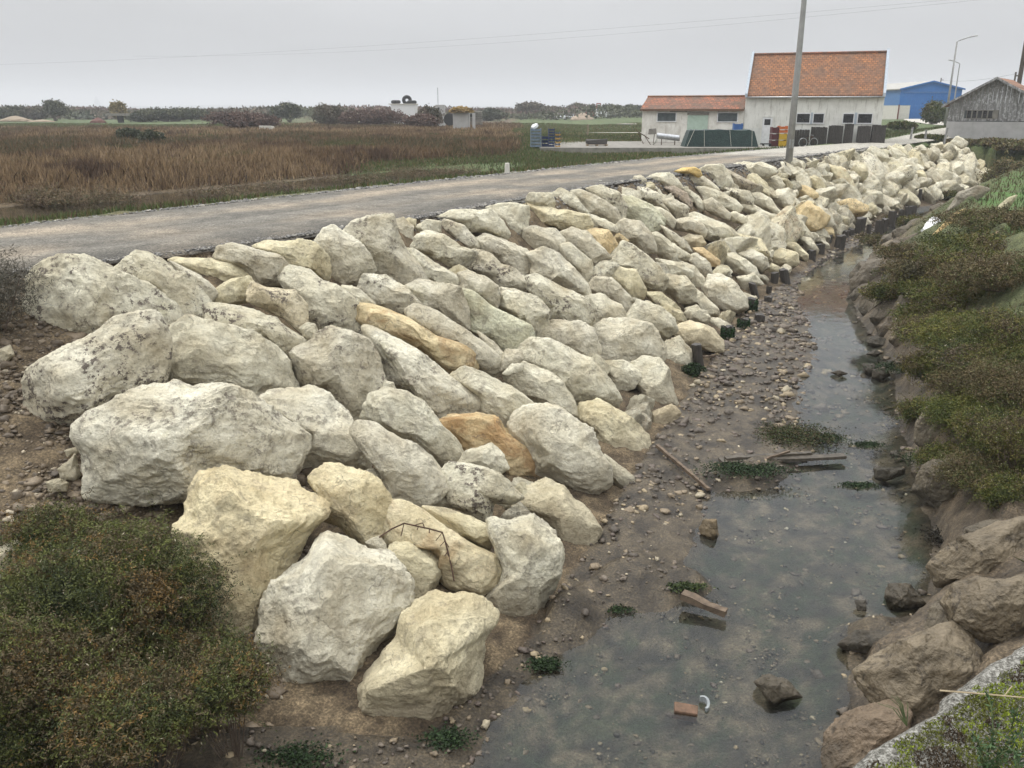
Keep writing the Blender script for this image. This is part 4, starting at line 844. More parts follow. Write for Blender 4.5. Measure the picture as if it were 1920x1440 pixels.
RB = [ # px,py,rx,rz,twigs,palette,label
    (1725, 780, .35, .22, 900, GP, 'small green shrub low on the mud slope opposite the driftwood'),
    (1790, 880, .42, .35, 1500, GP, 'green shrub clinging to the mud slope above the crumbling mud lump'),
    (1850, 900, .5, .35, 1800, BP, 'brown and green shrub beside the lowest green shrub'),
    (1800, 640, .9, .45, 1500, BP, 'reddish brown shrub between the hanging green shrub and the yellow-green one'),
    (1840, 800, .7, .45, 1900, [(.08, .10, .03), (.13, .145, .032), (.18, .175, .04), (.12, .095, .05)], 'yellowish shrub above the thick overhanging green one'),
    (1880, 690, .8, .45, 1700, GP, 'olive shrub above the tawny one near the right edge'),
    (1740, 545, .8, .4, 1100, GP, 'green shrub between the two brown ones above the bend'),
    (1860, 500, 1.3, .35, 1100, GP, 'spreading green shrub below the brown shrub of the grassy rise'),
    (1690, 560, .75, .35, 900, GP, 'low green shrub just above the jutting mud rock'),
    (1770, 520, 1.1, .4, 1200, BP, 'brown shrub behind the low green one above the jutting mud rock'),
    (1745, 610, .85, .5, 1500, GP, 'dark green shrub hanging over the slabs of the right bank'),
    (1830, 560, 1.2, .5, 1500, GP, 'mixed green and brown shrub high on the right bank below the pale stone'),
    (1900, 530, 1.2, .6, 1400, BP, 'reddish brown shrub at the right edge high on the bank'),
    (1840, 640, 1.0, .5, 1700, [(.08, .10, .03), (.13, .145, .032), (.18, .175, .04), (.12, .095, .05)], 'yellow-green shrub halfway up the right bank'),
    (1915, 640, .9, .5, 1500, GP, 'green shrub at the right edge beside the yellow-green shrub'),
    (1770, 700, .6, .38, 1300, GP, 'green shrub low on the right bank over the pale mud boulder'),
    (1850, 730, .75, .5, 1900, BP, 'rust-brown feathery shrub in the middle of the right bank'),
    (1915, 740, .7, .55, 1900, BP, 'tawny shrub at the right edge next to the rust-brown feathery shrub'),
    (1800, 790, .45, .35, 1500, GP, 'bright green shrub tongue reaching down the mud slope'),
    (1870, 830, .6, .5, 2300, GP, 'thick green shrub overhanging the mud slope on the right'),
    (1920, 860, .55, .55, 2200, GP, 'thick green shrub cut by the right edge of the picture'),
    (1895, 940, .35, .28, 1500, GP, 'lowest green shrub of the right bank above the large mud boulder'),
    (1720, 480, .9, .3, 700, BP, 'low brown shrub left of the layered ochre rock'),
    (1640, 455, .8, .25, 600, BP, 'far brown shrub on the bank over the narrow bend'),
    (1850, 460, 1.2, .35, 900, GP, 'low green shrub right of the layered ochre rock'),
    (1900, 420, 1.4, .35, 900, BP, 'brown shrub on the grassy rise at the right edge'),
    (1700, 420, 1.1, .3, 700, GP, 'dull green shrub on the bank edge facing the last stakes'),
    (1770, 365, 1.3, .25, 600, GP, 'grey-green shrub on the bank edge near the far end of the pile')]
for i, (px, py, rx, rz, nt_, pal, lab) in enumerate(RB):
    rx *= 1.25; rz *= .72; pal = [tuple(.78*q for q in c_) for c_ in pal]
    P = hit(px, py, .05, True); dist = P[1]; lf = .022*max(1, dist/9)
    shrub('bank_shrub', P+[0, 0, rz*.25], (rx, rx*.9, rz), int(nt_*1.6), 16, lf, pal, lab, seed=70+i, spread=.55, twig=.26, group='shrubs of the right bank', base_z=P[2]-.12, wratio=.2, droop=.1)
# dry bush at the left edge by the road end
P = hit(15, 640, .0, True); shrub('dry_bush', P+[-.25, .1, .45], (.75, .7, .8), 900, 10, .07, [(.07, .065, .05), (.10, .09, .07), (.05, .05, .035)], 'grey dry twiggy bush at the left edge below the road', 'bush', seed=5, twig=.5, wratio=.06, base_z=P[2])

# grasses (stuff) -----------------------------------------------------
def grass(name, x, y, h, wd, pal, label, seed=1, cfun=None, lean=.25, zoff=0):
    r = np.random.default_rng(seed); k = len(x); z, _ = height(x, y)
    P = np.stack([x, y, z+zoff], 1); D = np.stack([r.normal(size=k)*lean, r.normal(size=k)*lean, np.ones(k)], 1); D /= np.linalg.norm(D, axis=1)[:, None]
    a = r.uniform(0, math.pi, k); s = np.stack([np.cos(a), np.sin(a), 0*a], 1)*wd[:, None]
    tip = P+D*h[:, None]+np.stack([r.normal(size=k), r.normal(size=k), 0*a], 1)*(h*lean*.5)[:, None]
    mid_ = P+D*h[:, None]*.5
    V = np.stack([P-s*.6, P+s*.6, mid_+s*.5, tip, mid_-s*.5], 1).reshape(-1, 3)
    c = np.array(pal)[r.integers(len(pal), size=k)] if cfun is None else cfun(x, y, r)
    c = c*r.uniform(.75, 1.3, (k, 1))
    o = meshobj(name, V, np.arange(5*k).reshape(k, 5), MATS['foliage'], col=np.repeat(c, 5, 0)); return tag(o, label, 'grass', kind='stuff')
r3 = np.random.default_rng(21)
def field(n_, ymin, ymax, xl, xr):
    y = ymin*(ymax/ymin)**r3.random(n_); x = r3.uniform(0, 1, n_)*(xr(y)-xl(y))+xl(y); return x, y
# brown marsh grass beyond the road
x, y = field(560000, 15, 130, lambda y: -.64*y-2, lambda y: .12*y+3)
dF_ = pdist(x, y, FAR); inr = inpoly(x, y, roadP); side = ~inr & inpoly(x, y, FAR+[(60, 300), (-400, 300), (-400, 0)])
z_, _ = height(x, y); nb = fbm(np.stack([x, y*.6, 0*x], 1), .12, 3, 71); nb2 = fbm(np.stack([x, y*.7, 0*x], 1), .5, 3, 72)
pxx = PX(np.stack([x, y, z_], 1))
bend = pxx[:, 0]
gz_ = greenzone(pxx[:, 0], pxx[:, 1], nb)
reed = sm(dF_, 8.4, 9.2)
keep = side & (z_ > -.47) & (dF_ > .25) & (r3.random(len(x)) < np.clip(reed+.5*sm(dF_, 0, 1), 0, 1))
x, y, dF_, nb, nb2, gz_, z_ = x[keep], y[keep], dF_[keep], nb[keep], nb2[keep], gz_[keep], z_[keep]
ditchy = (x < 1)
short = (r3.random(len(x)) < gz_) | ((dF_ < 8) & ditchy) | ((dF_ < 3.0) & ~ditchy)
tuft = fbm(np.stack([x, y*.8, 0*x], 1), 1.3, 2, 73)
hh = np.where(short, r3.uniform(.06, .2, len(x)), r3.uniform(.16, .48, len(x))*(1+.5*nb2+.6*tuft))*np.where(y > 60, .8, 1)
def cf(x, y, r):
    br = np.array([(.22, .15, .09), (.27, .19, .115), (.19, .13, .08), (.31, .235, .145), (.15, .11, .07)]); pu = np.array([.15, .105, .075]); gr = np.array([(.085, .12, .04), (.11, .145, .05), (.15, .14, .06)])
    c = br[r.integers(5, size=len(x))]; g = gr[r.integers(3, size=len(x))]
    lo = sm(dF_, 12, 8.5)*(x < 2); c = np.where((r.random(len(x)) < lo*.75)[:, None], pu, c)
    c = np.where((nb > .1)[:, None]&(r.random((len(x), 1)) < .7), np.array([.36, .27, .165]), c); c = np.where((nb < -.22)[:, None]&(r.random((len(x), 1)) < .6), np.array([.13, .12, .065]), c)
    c = np.where((nb2+.3*nb > .45)[:, None], pu, c); c = np.where((nb2 < -.42)[:, None], np.array([.12, .12, .05]), c)
    c = c*[.72, .68, .64]; g = g*.85
    return np.where((short & (r.random(len(x)) < .85))[:, None], g, c)
grass('marsh_grass', x, y, hh, .005+.0008*y, None, 'tall brown marsh grass with green patches covering the fields beyond the road', 3, cf)
print('marsh', len(x))
# grass on the right side meadow and bank top
x = r3.uniform(5, 60, 90000); y = r3.uniform(6, 62, 90000); z_, zo = height(x, y); pz = PX(np.stack([x, y, z_], 1))
keep = ((zo == 5) | ((zo == 4) & (z_ > -1.7))) & (pz[:, 0] < 2050) & (pz[:, 0] > 900); x, y = x[keep], y[keep]
nb3 = fbm(np.stack([x, y, 0*x], 1), .35, 3, 81)
def cf2(x, y, r):
    g = np.array([(.045, .085, .02), (.06, .105, .026), (.05, .07, .022)])[r.integers(3, size=len(x))]; b_ = np.array([(.09, .08, .035), (.11, .085, .045)])[r.integers(2, size=len(x))]
    lo = (pdist(x, y, RC) < 1.0) | (nb3 > .25); return np.where(lo[:, None], b_, g)
grass('meadow_grass', x, y, r3.uniform(.05, .2, len(x)), .005+.0006*y, None, 'short green and straw grass on top of the right bank', 4, cf2)
x = r3.uniform(2.5, 24, 260000); y = 3+40*r3.random(260000)**1.5; z_, zo = height(x, y); keep = (zo == 4) & (z_ > -2.15+.5*fbm(np.stack([x, y, 0*x], 1), .9, 3, 86)); x, y = x[keep], y[keep]
def cf3(x, y, r):
    q = fbm(np.stack([x, y, 0*x], 1), .8, 3, 87)+r.normal(size=len(x))*.15; p_ = np.array([(.10, .075, .042), (.075, .07, .032), (.06, .07, .026), (.085, .095, .028), (.12, .095, .05)]); return p_[np.clip(((q+.6)/1.2*5).astype(int), 0, 4)]
grass('bank_growth', x, y, r3.uniform(.05, .17, len(x)), .004+.0006*y, None, 'matted olive and brown ground cover on the right bank', 9, cf3, lean=.8)
# verge in front of the buildings
x = r3.uniform(-2, 48, 60000); y = r3.uniform(40, 75, 60000); inr = inpoly(x, y, roadP) | inpoly(x, y, bankL) | ((x > 1) & (x < 25) & (y > 49.5) & (y < 66))
keep = ~inr & ~inpoly(x, y, chan); x, y = x[keep], y[keep]
grass('verge_grass', x, y, r3.uniform(.06, .22, len(x)), .006+.0007*y, [(.055, .08, .025), (.075, .095, .03), (.09, .08, .04)], 'short rough grass between the road and the white buildings', 6)

# distant bushes and trees ------------------------------------------
def far_bush(name, px, ybase, ytop, wpx, Y, pal, label, cat='bush', n_=1200, trunk=False):
    a = WY(px, ybase, Y); t_ = WY(px, ytop, Y); hgt_ = t_[2]-a[2]; t_[2] -= .12*hgt_; wx = wpx/2/1690*Y
    g = hz(a[0], Y); cz = (t_[2]+g)/2; rz = (t_[2]-g)/2
    lf = Y*.0020
    cen = (a[0], Y, g+rz*(1.1 if trunk else .8)); r_ = (wx*1.15, min(wx*.8, 8), rz*1.08)
    root = shrub(name, cen, r_, n_, 7, lf, pal, label, cat, 'trees and bushes on the horizon', seed=int(px), spread=.8, twig=rz*.5, wratio=.4, base_z=g)
    if trunk:
        MB().tube([(0, 0, -.2), (.05*rz, 0, rz*.6), (.02, 0, rz*1.3)], [.07*rz, .05*rz, .02*rz], 7).build('trunk', MATS['bark'], root, True)
H1 = [(.07, .068, .046), (.095, .088, .056), (.12, .10, .07), (.14, .115, .085)]; H2 = [(.05, .06, .038), (.07, .078, .045), (.095, .098, .055)]; H3 = [(.12, .08, .065), (.15, .098, .078), (.10, .072, .062)]
FB = [(15, 215, 196, 70, 170, H2, 'grey-green bush at the far left of the horizon', 0), (65, 215, 199, 50, 170, H1, 'low brown bush right of the far left bush', 0), (103, 218, 189, 46, 160, H2, 'round-topped dark tree at the left of the horizon', 1),
    (30, 240, 205, 140, 200, H1, 'long low hedge below the far left bush', 0), (160, 222, 204, 90, 190, H1, 'low brown hedge between the round dark tree and the yellow plume tree', 0),
    (320, 228, 199, 120, 150, H2, 'broad dark hedge right of the yellow plume tree', 0), (270, 225, 206, 60, 150, H2, 'low dark hedge end next to the yellow plume tree', 0), (385, 222, 203, 70, 160, H1, 'low hump of bush left of the reddish hedge', 0),
    (460, 235, 202, 130, 95, H3, 'broad reddish-purple hedge in the left middle distance', 0), (543, 215, 193, 40, 150, H2, 'small bushy tree standing right of the reddish hedge', 1), (518, 216, 200, 24, 150, H2, 'tiny bush touching the small bushy tree', 0),
    (622, 222, 191, 66, 120, H1, 'bare grey twiggy bush on the horizon left of the white container', 0), (700, 222, 200, 110, 110, H3, 'purplish bramble mound just left of the white container', 0),
    (805, 222, 195, 44, 100, H1, 'bare grey bush between the white container and the seaweed-roofed shelter', 0), (785, 228, 209, 60, 98, H3, 'low purplish bramble below the white container', 0), (915, 215, 203, 60, 170, H2, 'dark low hedge right of the seaweed-roofed shelter', 0),
    (990, 222, 193, 70, 215, H1, 'broad olive tree clump left of the parked cars', 1), (960, 222, 203, 60, 215, H1, 'low olive bush at the left foot of the broad tree clump', 0), (1035, 222, 200, 50, 220, H1, 'low tree behind the dark parked car', 1),
    (1080, 222, 194, 40, 220, H1, 'thin bare-topped tree behind the silver car and sand heap', 1), (1110, 222, 196, 30, 220, H1, 'thin tree behind the red machine', 1), (1140, 222, 197, 36, 220, H2, 'dark tree behind the white van', 1),
    (1180, 222, 197, 46, 210, H2, 'dense dark tree close to the left wall of the annex', 1), (1158, 222, 198, 22, 215, H2, 'narrow dark tree behind the last parked car', 1), (1200, 224, 200, 30, 200, H2, 'dark tree half hidden behind the annex corner', 1),
    (240, 250, 238, 40, 60, H2, 'small dark bush in the brown field at the left', 0), (285, 262, 240, 44, 55, H2, 'dark green bush in the middle of the left field', 0)]
for px, yb, yt, wp, Y, pal, lab, tk in FB:
    far_bush('distant_tree' if tk else 'distant_bush', px, yb, yt, wp, Y, pal, lab, 'tree' if tk else 'bush', int(500+wp*14), tk)
far_bush('plume_tree', 221, 215, 189, 30, 140, [(.20, .16, .07), (.26, .21, .10), (.15, .13, .06)], 'yellow plume-shaped tree standing alone on the left horizon', 'tree', 500, True)
GB = [(.05, .07, .02), (.07, .085, .025), (.09, .085, .03)]
far_bush('round_bush', 1752, 230, 182, 46, 100, GB, 'rounded green and brown bush in front of the blue warehouse', 'bush', 2500)
for px, yb, yt, wp, Y, pal, lab in [(1800, 290, 258, 70, 57.5, BP, 'brown bush left of the grey hut wall'), (1865, 300, 254, 90, 56, BP, 'tall brown bush in front of the grey hut'), (1915, 308, 262, 70, 53, BP, 'brown bush at the right edge below the hut'),
                                    (1845, 300, 276, 80, 57, BP, 'low brown bush behind the far end of the rock pile'), (1880, 330, 287, 60, 51, BP, 'dark brown bush just right of the end of the rock pile'), (1925, 330, 280, 60, 49, BP, 'rough brown bush cut by the right edge above the green bank'), (1900, 318, 272, 70, 54, BP, 'wide brown bush below the right corner of the hut'),
    (1740, 283, 250, 50, 58, GB, 'small green bush around the crooked gate posts'), (1690, 252, 225, 50, 75, GB, 'low green bush right of the big roof building')]:
    far_bush('bramble_bush', px, yb, yt, wp, Y, pal, lab, 'bush', 1500)

k = 60000; x = r3.uniform(-150, 90, k); y = r3.uniform(175, 300, k); pz = PX(np.stack([x, y, 0*x], 1)); hq = 1.6+1.6*fbm(np.stack([x, y*.2, 0*x], 1), .05, 4, 33)+.5*fbm(np.stack([x, y, 0*x], 1), .3, 3, 34)
kp = (pz[:, 0] > -60) & (pz[:, 0] < 1260) & (hq > .3); x, y, hq = x[kp], y[kp], hq[kp]; k = len(x); P = np.stack([x, y, r3.random(k)**.7*hq], 1)
pal = np.array(H1+H2+H3); nc = fbm(P*[1, .3, 0], .03, 3, 35); c = pal[np.clip(((nc+.7)/1.4*10).astype(int), 0, 9)]*r3.uniform(.75, 1.25, (k, 1)); V, F, Cc = leaves(P, r3.normal(size=(k, 3))+[0, 0, .6], .8, .22, c)
tag(meshobj('far_scrub', V, F, MATS['foliage'], col=Cc), 'low brown and grey scrub running along the whole horizon', 'scrub', kind='stuff')
DB = [(.10, .07, .055), (.13, .10, .06), (.16, .115, .07), (.09, .09, .045), (.20, .15, .09)]
for i, (px, yb, yt, wp, Y, pal, lab) in enumerate([(420, 384, 352, 130, 28, DB, 'dark purple bush on the far bank of the roadside ditch'), (520, 372, 345, 90, 30, DB, 'dark purple bush right of the largest one on the ditch bank'), (650, 350, 322, 110, 33, DB, 'dull purple bush by the ditch where the green patch begins'),
        (760, 340, 312, 120, 36, DB, 'dark bramble by the road in the centre of the marsh'), (860, 336, 312, 100, 37, DB, 'dark bramble left of the white marker stone'), (640, 300, 280, 110, 50, GB if 'GB' in globals() else H2, 'dark green bramble at the top of the green patch'),
        (90, 400, 372, 110, 25, DB, 'brown tussock bush on the ditch bank at far left'), (220, 392, 360, 110, 26, DB, 'dark bush on the ditch bank left of the open water')]):
    P = WY(px, yb, Y); g = hz(P[0], Y); h_ = max(.4, (WY(px, yt, Y)[2]-g)*.8); w_ = wp*.75/1650*Y
    shrub('marsh_bush', (P[0], Y, g+h_*.45), (w_, w_*.6, h_*.62), 1500, 9, .07, pal, lab, 'bush', 'bushes along the roadside ditch', seed=820+i, spread=1.0, twig=.5, wratio=.12, base_z=g)
# ------------------------------------------------------------------ wooden stakes at the toe
m, n, b = newmat('tarred_wood'); t = N(n, 'ShaderNodeTexCoord').outputs['Object']
mpn = N(n, 'ShaderNodeMapping'); mpn.inputs['Scale'].default_value = (30, 30, 4); n.links.new(t, mpn.inputs[0]); gr_ = noise(n, mpn.outputs[0], 1, 5, .6)
n.links.new(ramp(n, gr_, [(.3, (.02, .018, .015)), (.7, (.07, .06, .05))]), b.inputs['Base Color']); b.inputs['Roughness'].default_value = .6; bump(n, b, gr_, .8, .02)
simple('seaweed', (.03, .055, .02), (.012, .025, .01), 14, .5)
STK = [(1312,693,648,17,-.2),(1332,664,641,16,.02),(1363,641,612,20,0),(1393,621,598,18,.05),(1423,608,590,18,0),(1408,588,561,18,-.12),(1440,569,557,14,0),(1418,561,532,13,-.35),(1441,553,537,10,0),(1451,535,512,13,0),(1473,532,505,16,-.25),
 (1485,497,486,13,0),(1498,493,478,13,.05),(1520,490,475,12,0),(1537,477,463,12,0),(1547,460,446,14,.1),(1573,465,447,14,.1),(1585,447,436,9,0),(1595,443,432,10,0),(1610,440,417,13,.05),(1628,438,425,7,0),(1647,437,420,11,0),(1657,432,416,9,0),
 (1671,422,403,11,0),(1680,415,405,8,0),(1688,410,397,8,0),(1702,402,391,10,0),(1712,398,389,8,0),(1714,388,377,5,0),(1722,387,363,5,0),(1735,377,364,6,0)]
for i, (px, yb, yt, wpx, lean) in enumerate(STK):
    P = W(px, yb, -2.84); hgt_ = (WY(px, yt, P[1])[2]-P[2])*1.02; rad_ = wpx/2/1650*P[1]*(1.1 if i < 11 else 1.35); hgt_ *= 1.0 if i < 11 else 1.3
    mb = MB(); r = np.random.default_rng(i); nn_ = 10; V = []; rings = 7
    prof = 1+r.uniform(-.12, .12, nn_)
    for k in range(rings):
        f_ = k/(rings-1); z_ = -.3+(hgt_+.3)*f_
        for j in range(nn_):
            a = 2*math.pi*j/nn_; rr_ = rad_*prof[j]*(1+r.uniform(-.05, .05)); V.append((rr_*math.cos(a)+lean*z_, rr_*math.sin(a), z_+(r.uniform(-.04, .04)*rad_*8 if k == rings-1 else 0)))
    F = [(k*nn_+j, k*nn_+(j+1) % nn_, (k+1)*nn_+(j+1) % nn_, (k+1)*nn_+j) for k in range(rings-1) for j in range(nn_)]+[tuple(range((rings-1)*nn_, rings*nn_))]
    mb.add(V, F)
    alg = i in (2, 3, 5); lab = 'black wooden stake%s, %s from the near end of the stake row' % (' leaning left' if lean < -.1 else ' furred with green weed' if alg else '', ordn(i+1))
    if i < 14:
        root = empty('wooden_stake', P, 0, lab, 'stake', 'wooden stakes along the foot of the rocks'); mb.build('post', MATS['tarred_wood'], root)
        if alg:
            r = np.random.default_rng(i); k = 900; a = r.uniform(0, 6.28, k); zz_ = r.uniform(0, hgt_, k); Pp = np.stack([np.cos(a)*rad_*1.03, np.sin(a)*rad_*1.03, zz_], 1)
            D = np.stack([np.cos(a), np.sin(a), -1.2+r.normal(size=k)*.5], 1); V, F, Cc = leaves(Pp, D, .05, .012, np.array([[.02, .045, .015]])*r.uniform(.5, 1.6, (k, 1))); meshobj('weed_fringe', V, F, MATS['foliage'], root, col=Cc)
    else:
        o = mb.build('wooden_stake', MATS['tarred_wood']); o.location = P; tag(o, lab, 'stake', 'wooden stakes along the foot of the rocks')

# seaweed clumps --------------------------------------------------------
def weed(px, py, rx, ry, lab, k=1500, h=.05, pal=((.02, .045, .015), (.03, .06, .02), (.015, .03, .012))):
    P = hit(px, py, .03, True); P[2] = max(P[2], WATER+.01); r = np.random.default_rng(int(px)); k = int(k*1.6)
    x = r.normal(size=k)*rx*.5; y = r.normal(size=k)*ry*.5; z = r.uniform(0, h, k)*np.exp(-((x/rx)**2+(y/ry)**2))
    V, F, Cc = leaves(np.stack([x, y, z], 1), r.normal(size=(k, 3))*[1, 1, .35], .032*max(1, P[1]/12), .009*max(1, P[1]/12), np.array(pal)[r.integers(len(pal), size=k)]*[1, .85, .9]*r.uniform(.5, 1.3, (k, 1)))
    o = meshobj('seaweed_clump', V, F, MATS['foliage'], col=Cc); o.location = P; tag(o, lab, 'seaweed', 'seaweed clumps in the channel', 'stuff')
weed(1300, 700, .28, .22, 'dark green weed heap at the base of the nearest stake', 1400, .22)
weed(1480, 815, .7, .5, 'green weed covering shingle above the driftwood planks', 3200, .05, ((.03, .05, .018), (.05, .07, .02), (.07, .06, .03)))
weed(1400, 880, .6, .25, 'weed patch below the driftwood planks', 1800)
weed(1550, 830, .25, .2, 'floating weed right of the weedy shingle', 500, .02)
weed(1625, 848, .22, .12, 'floating weed island in mid-stream above the blocky dark stone', 500, .02)
weed(1610, 925, .25, .1, 'floating weed strip in mid-stream below the blocky dark stone', 500, .02)
weed(1290, 1100, .2, .09, 'bright green weed on the small shingle island', 500, .03, ((.05, .08, .02), (.03, .05, .02)))
weed(1020, 1245, .16, .1, 'green weed beside the shingle near the front boulder', 500, .03)
weed(1160, 1140, .15, .1, 'sunken weed tuft left of the shingle island', 300, .02)
weed(1700, 690, .5, .35, 'dark weed drift against the right mud bank', 1200, .02)
weed(1745, 860, .4, .25, 'dark weed drift at the foot of the right mud bank', 1000, .02)
weed(1770, 1010, .2, .25, 'black fringe of weed at the water edge of the right bank', 700, .04, ((.02, .022, .015), (.03, .03, .02)))
weed(840, 1385, .2, .12, 'dark weed under the nearest cream boulder', 500, .03)
weed(560, 1420, .3, .15, 'dark weed on the mud at the bottom edge', 700, .03)

# driftwood, brick, litter, wire ----------------------------------------
simple('wet_wood', (.10, .085, .065), (.04, .035, .028), 12, .55)
simple('brown_wood', (.15, .11, .075), (.07, .05, .035), 14, .7)
def beam(name, p0, p1, w_, h_, mat, lab, cat):
    p0, p1 = np.array(p0), np.array(p1); d = p1-p0; L = np.linalg.norm(d); mb = MB()
    S = 9
    V = []; r = np.random.default_rng(int(L*100))
    for k in range(S):
        f_ = k/(S-1); jw = w_*(1-.25*f_)*(1+r.uniform(-.12, .12)); jh = h_*(1+r.uniform(-.2, .2)); V += [(L*f_, -jw/2, 0), (L*f_, jw/2, 0), (L*f_, jw/2, jh), (L*f_, -jw/2, jh)]
    F = [(4*k+a, 4*k+(a+1) % 4, 4*k+4+(a+1) % 4, 4*k+4+a) for k in range(S-1) for a in range(4)]+[(3, 2, 1, 0), tuple(range(4*S-4, 4*S))]
    mb.add(V, F); o = mb.build(name, MATS[mat]); o.location = p0; o.rotation_euler = (0, -math.atan2(d[2], math.hypot(d[0], d[1])), math.atan2(d[1], d[0])); return tag(o, lab, cat)
beam('driftwood_plank', W(1350, 868, -2.82), W(1583, 858, -2.84), .16, .05, 'wet_wood', 'long wet black plank reaching from the shingle into the stream', 'plank')
beam('driftwood_plank', W(1360, 862, -2.78), W(1520, 852, -2.80), .09, .04, 'wet_wood', 'shorter black plank lying behind the long wet plank', 'plank')
beam('driftwood_stick', W(1410, 870, -2.76), W(1480, 848, -2.72), .04, .03, 'brown_wood', 'brown stick lying across the two wet planks', 'stick')
beam('broken_post', W(1278, 1120, -2.80), W(1360, 1155, -2.86), .11, .07, 'brown_wood', 'short rotten wooden post by the small shingle island', 'post')
beam('branch', W(1232, 838, -2.70), W(1328, 920, -2.84), .05, .045, 'brown_wood', 'dark thin branch lying down the mud towards the water', 'branch')
beam('board', W(1318, 672, -2.6), W(1340, 668, -2.74), .06, .04, 'brown_wood', 'short board propped between the two nearest stakes', 'board')
simple('brick', (.17, .10, .065), (.09, .06, .04), 15); simple('white_plastic', (.75, .76, .76), (.6, .6, .6), 10, .5); simple('grey_plastic', (.25, .27, .27), (.25, .27, .28), 10, .5)
P = W(1286, 1335, WATER-.02); o = MB().box((-.10, -.055, -.05), (.10, .055, .045), .008).build('brick', MATS['brick'], bevel=.008); o.location = P; o.rotation_euler = (.1, .08, -.2); tag(o, 'old red-brown brick in the shallow water near the bottom', 'brick')
P = W(1312, 1325, WATER); mb = MB(); V = []; F = []
for k in range(12):
    a = -1.0+2.4*k/11
    for rr_, zz_ in ((.085, 0), (.085, .05), (.062, .05), (.062, 0)): V.append((rr_*math.cos(a), rr_*math.sin(a)*.9, zz_+.02*math.sin(a*2)))
for k in range(11): F += [(4*k+a, 4*k+(a+1) % 4, 4*k+4+(a+1) % 4, 4*k+4+a) for a in range(4)]
F += [(3, 2, 1, 0), (44, 45, 46, 47)]; o = mb.add(V, F).build('plastic_piece', MATS['grey_plastic']); o.location = P; tag(o, 'curved pale plastic piece lying beside the brick', 'litter')
# white litter on right bank
def crumple(name, px, py, s, lab, mat='white_plastic', lift=.08):
    P = hit(px, py, lift, True); V0, F0 = ico(4); v = V0*(1+.5*fbm(V0+px, 2.2, 3, 8, .6, True))[:, None]*np.array(s); o = meshobj(name, v, F0, MATS[mat]); o.location = P; o.rotation_euler = (0, -.5, .9); return tag(o, lab, 'litter')
crumple('plastic_sheet', 1745, 428, (.45, .16, .07), 'crumpled white plastic sheet beside the layered ochre rock')
crumple('plastic_bag', 1813, 364, (.2, .1, .05), 'small white plastic scrap on the grey slab')
crumple('plastic_bottle', 1760, 411, (.13, .07, .06), 'small pale plastic bottle above the crumpled white sheet')
P = W(1365+0, 0, 0) if False else W(1253, 1071, WATER); o = MB().box((-.05, -.035, 0), (.05, .035, .02), .006).build('plastic_scrap', MATS['white_plastic']); o.location = P; tag(o, 'little square white scrap floating near the shingle island', 'litter')
# rusty wire on the stained boulder
simple('rust', (.10, .06, .04), (.05, .03, .02), 30)
wl = [L_ for L_ in LIM if L_[3] and 'with a bent rusty wire' in L_[3]][0]; wd = np.linalg.norm(wl[1]-[0, 0, CZ])-wl[2]*.70
def Wd(x_, y_, dd=0): p = ray(600+x_/2.4406, 850+y_/2.4406); return np.array([0, 0, CZ])+p*(wd+dd)
pts = [Wd(270, 385), Wd(330, 345), Wd(385, 320), Wd(430, 330), Wd(500, 345), Wd(560, 362), Wd(572, 400), Wd(585, 450), Wd(600, 510), Wd(614, 585)]
mb = MB().tube(pts, .0085, 5)
for k, (a, c_) in enumerate([((385, 320), (370, 380)), ((430, 330), (470, 318)), ((470, 318), (480, 345)), ((560, 362), (530, 400)), ((572, 400), (550, 425)), ((585, 450), (570, 470)), ((500, 345), (500, 365)), ((450, 335), (445, 350)), ((572, 400), (590, 430))]): mb.tube([Wd(*a), Wd(*c_, -.02)], .0055, 4)
root = empty('rusty_wire', pts[4], 0, 'bent rusty wire with short barbs lying over the orange-stained boulder', 'wire'); mb.v = [tuple(np.array(v)-pts[4]) for v in mb.v]; mb.build('wire_strand', MATS['rust'], root)

# ------------------------------------------------------------------ mossy wall in the corner
m, n, b = newmat('mossy_concrete'); t = N(n, 'ShaderNodeTexCoord').outputs['Object']
f = noise(n, t, 85, 5, .75); f2 = noise(n, t, 220, 3, .6)
cc = ramp(n, f, [(.4, (.07, .067, .055)), (.5, (.19, .18, .155)), (.6, (.42, .41, .37))])
n.links.new(cc, b.inputs['Base Color']); b.inputs['Roughness'].default_value = .95; q = bump(n, None, f, .9, .015); bump(n, b, f2, .5, .005, q)
wz = .5; e0, e1 = np.array([.8, 1.76]), np.array([1.66, 2.37]); dr = (e1-e0)/np.linalg.norm(e1-e0); nr_ = np.array([dr[1], -dr[0]])
A_ = e0-dr*1.6; wl_ = 4.6; nx_, ny_ = 150, 70
uu, vv = np.meshgrid(np.linspace(0, wl_, nx_), np.linspace(0, 1.9, ny_)); Px = A_[0]+dr[0]*uu+nr_[0]*vv; Py = A_[1]+dr[1]*uu+nr_[1]*vv
Pn = np.stack([Px.ravel(), Py.ravel(), 0*Px.ravel()], 1); jag = fbm(Pn, 6, 4, 4)*.035*sm(vv.ravel(), .12, 0)
top = np.stack([Px.ravel()+nr_[0]*jag, Py.ravel()+nr_[1]*jag, wz+fbm(Pn, 9, 4, 6)*.012-.03*sm(vv.ravel(), .03, 0)], 1)
bot = []; 
row = top[:nx_].copy(); rows_ = [row]
for zb in (.4, .2, -.2, -.8, -1.6, -3.2):
    q_ = row.copy(); q_[:, 2] = zb; qq = np.stack([q_[:, 0], q_[:, 1], q_[:, 2]], 1); jj = fbm(qq, 3, 3, 8)*.03; q_[:, 0] += nr_[0]*(jj+.02); q_[:, 1] += nr_[1]*(jj+.02); rows_.append(q_)
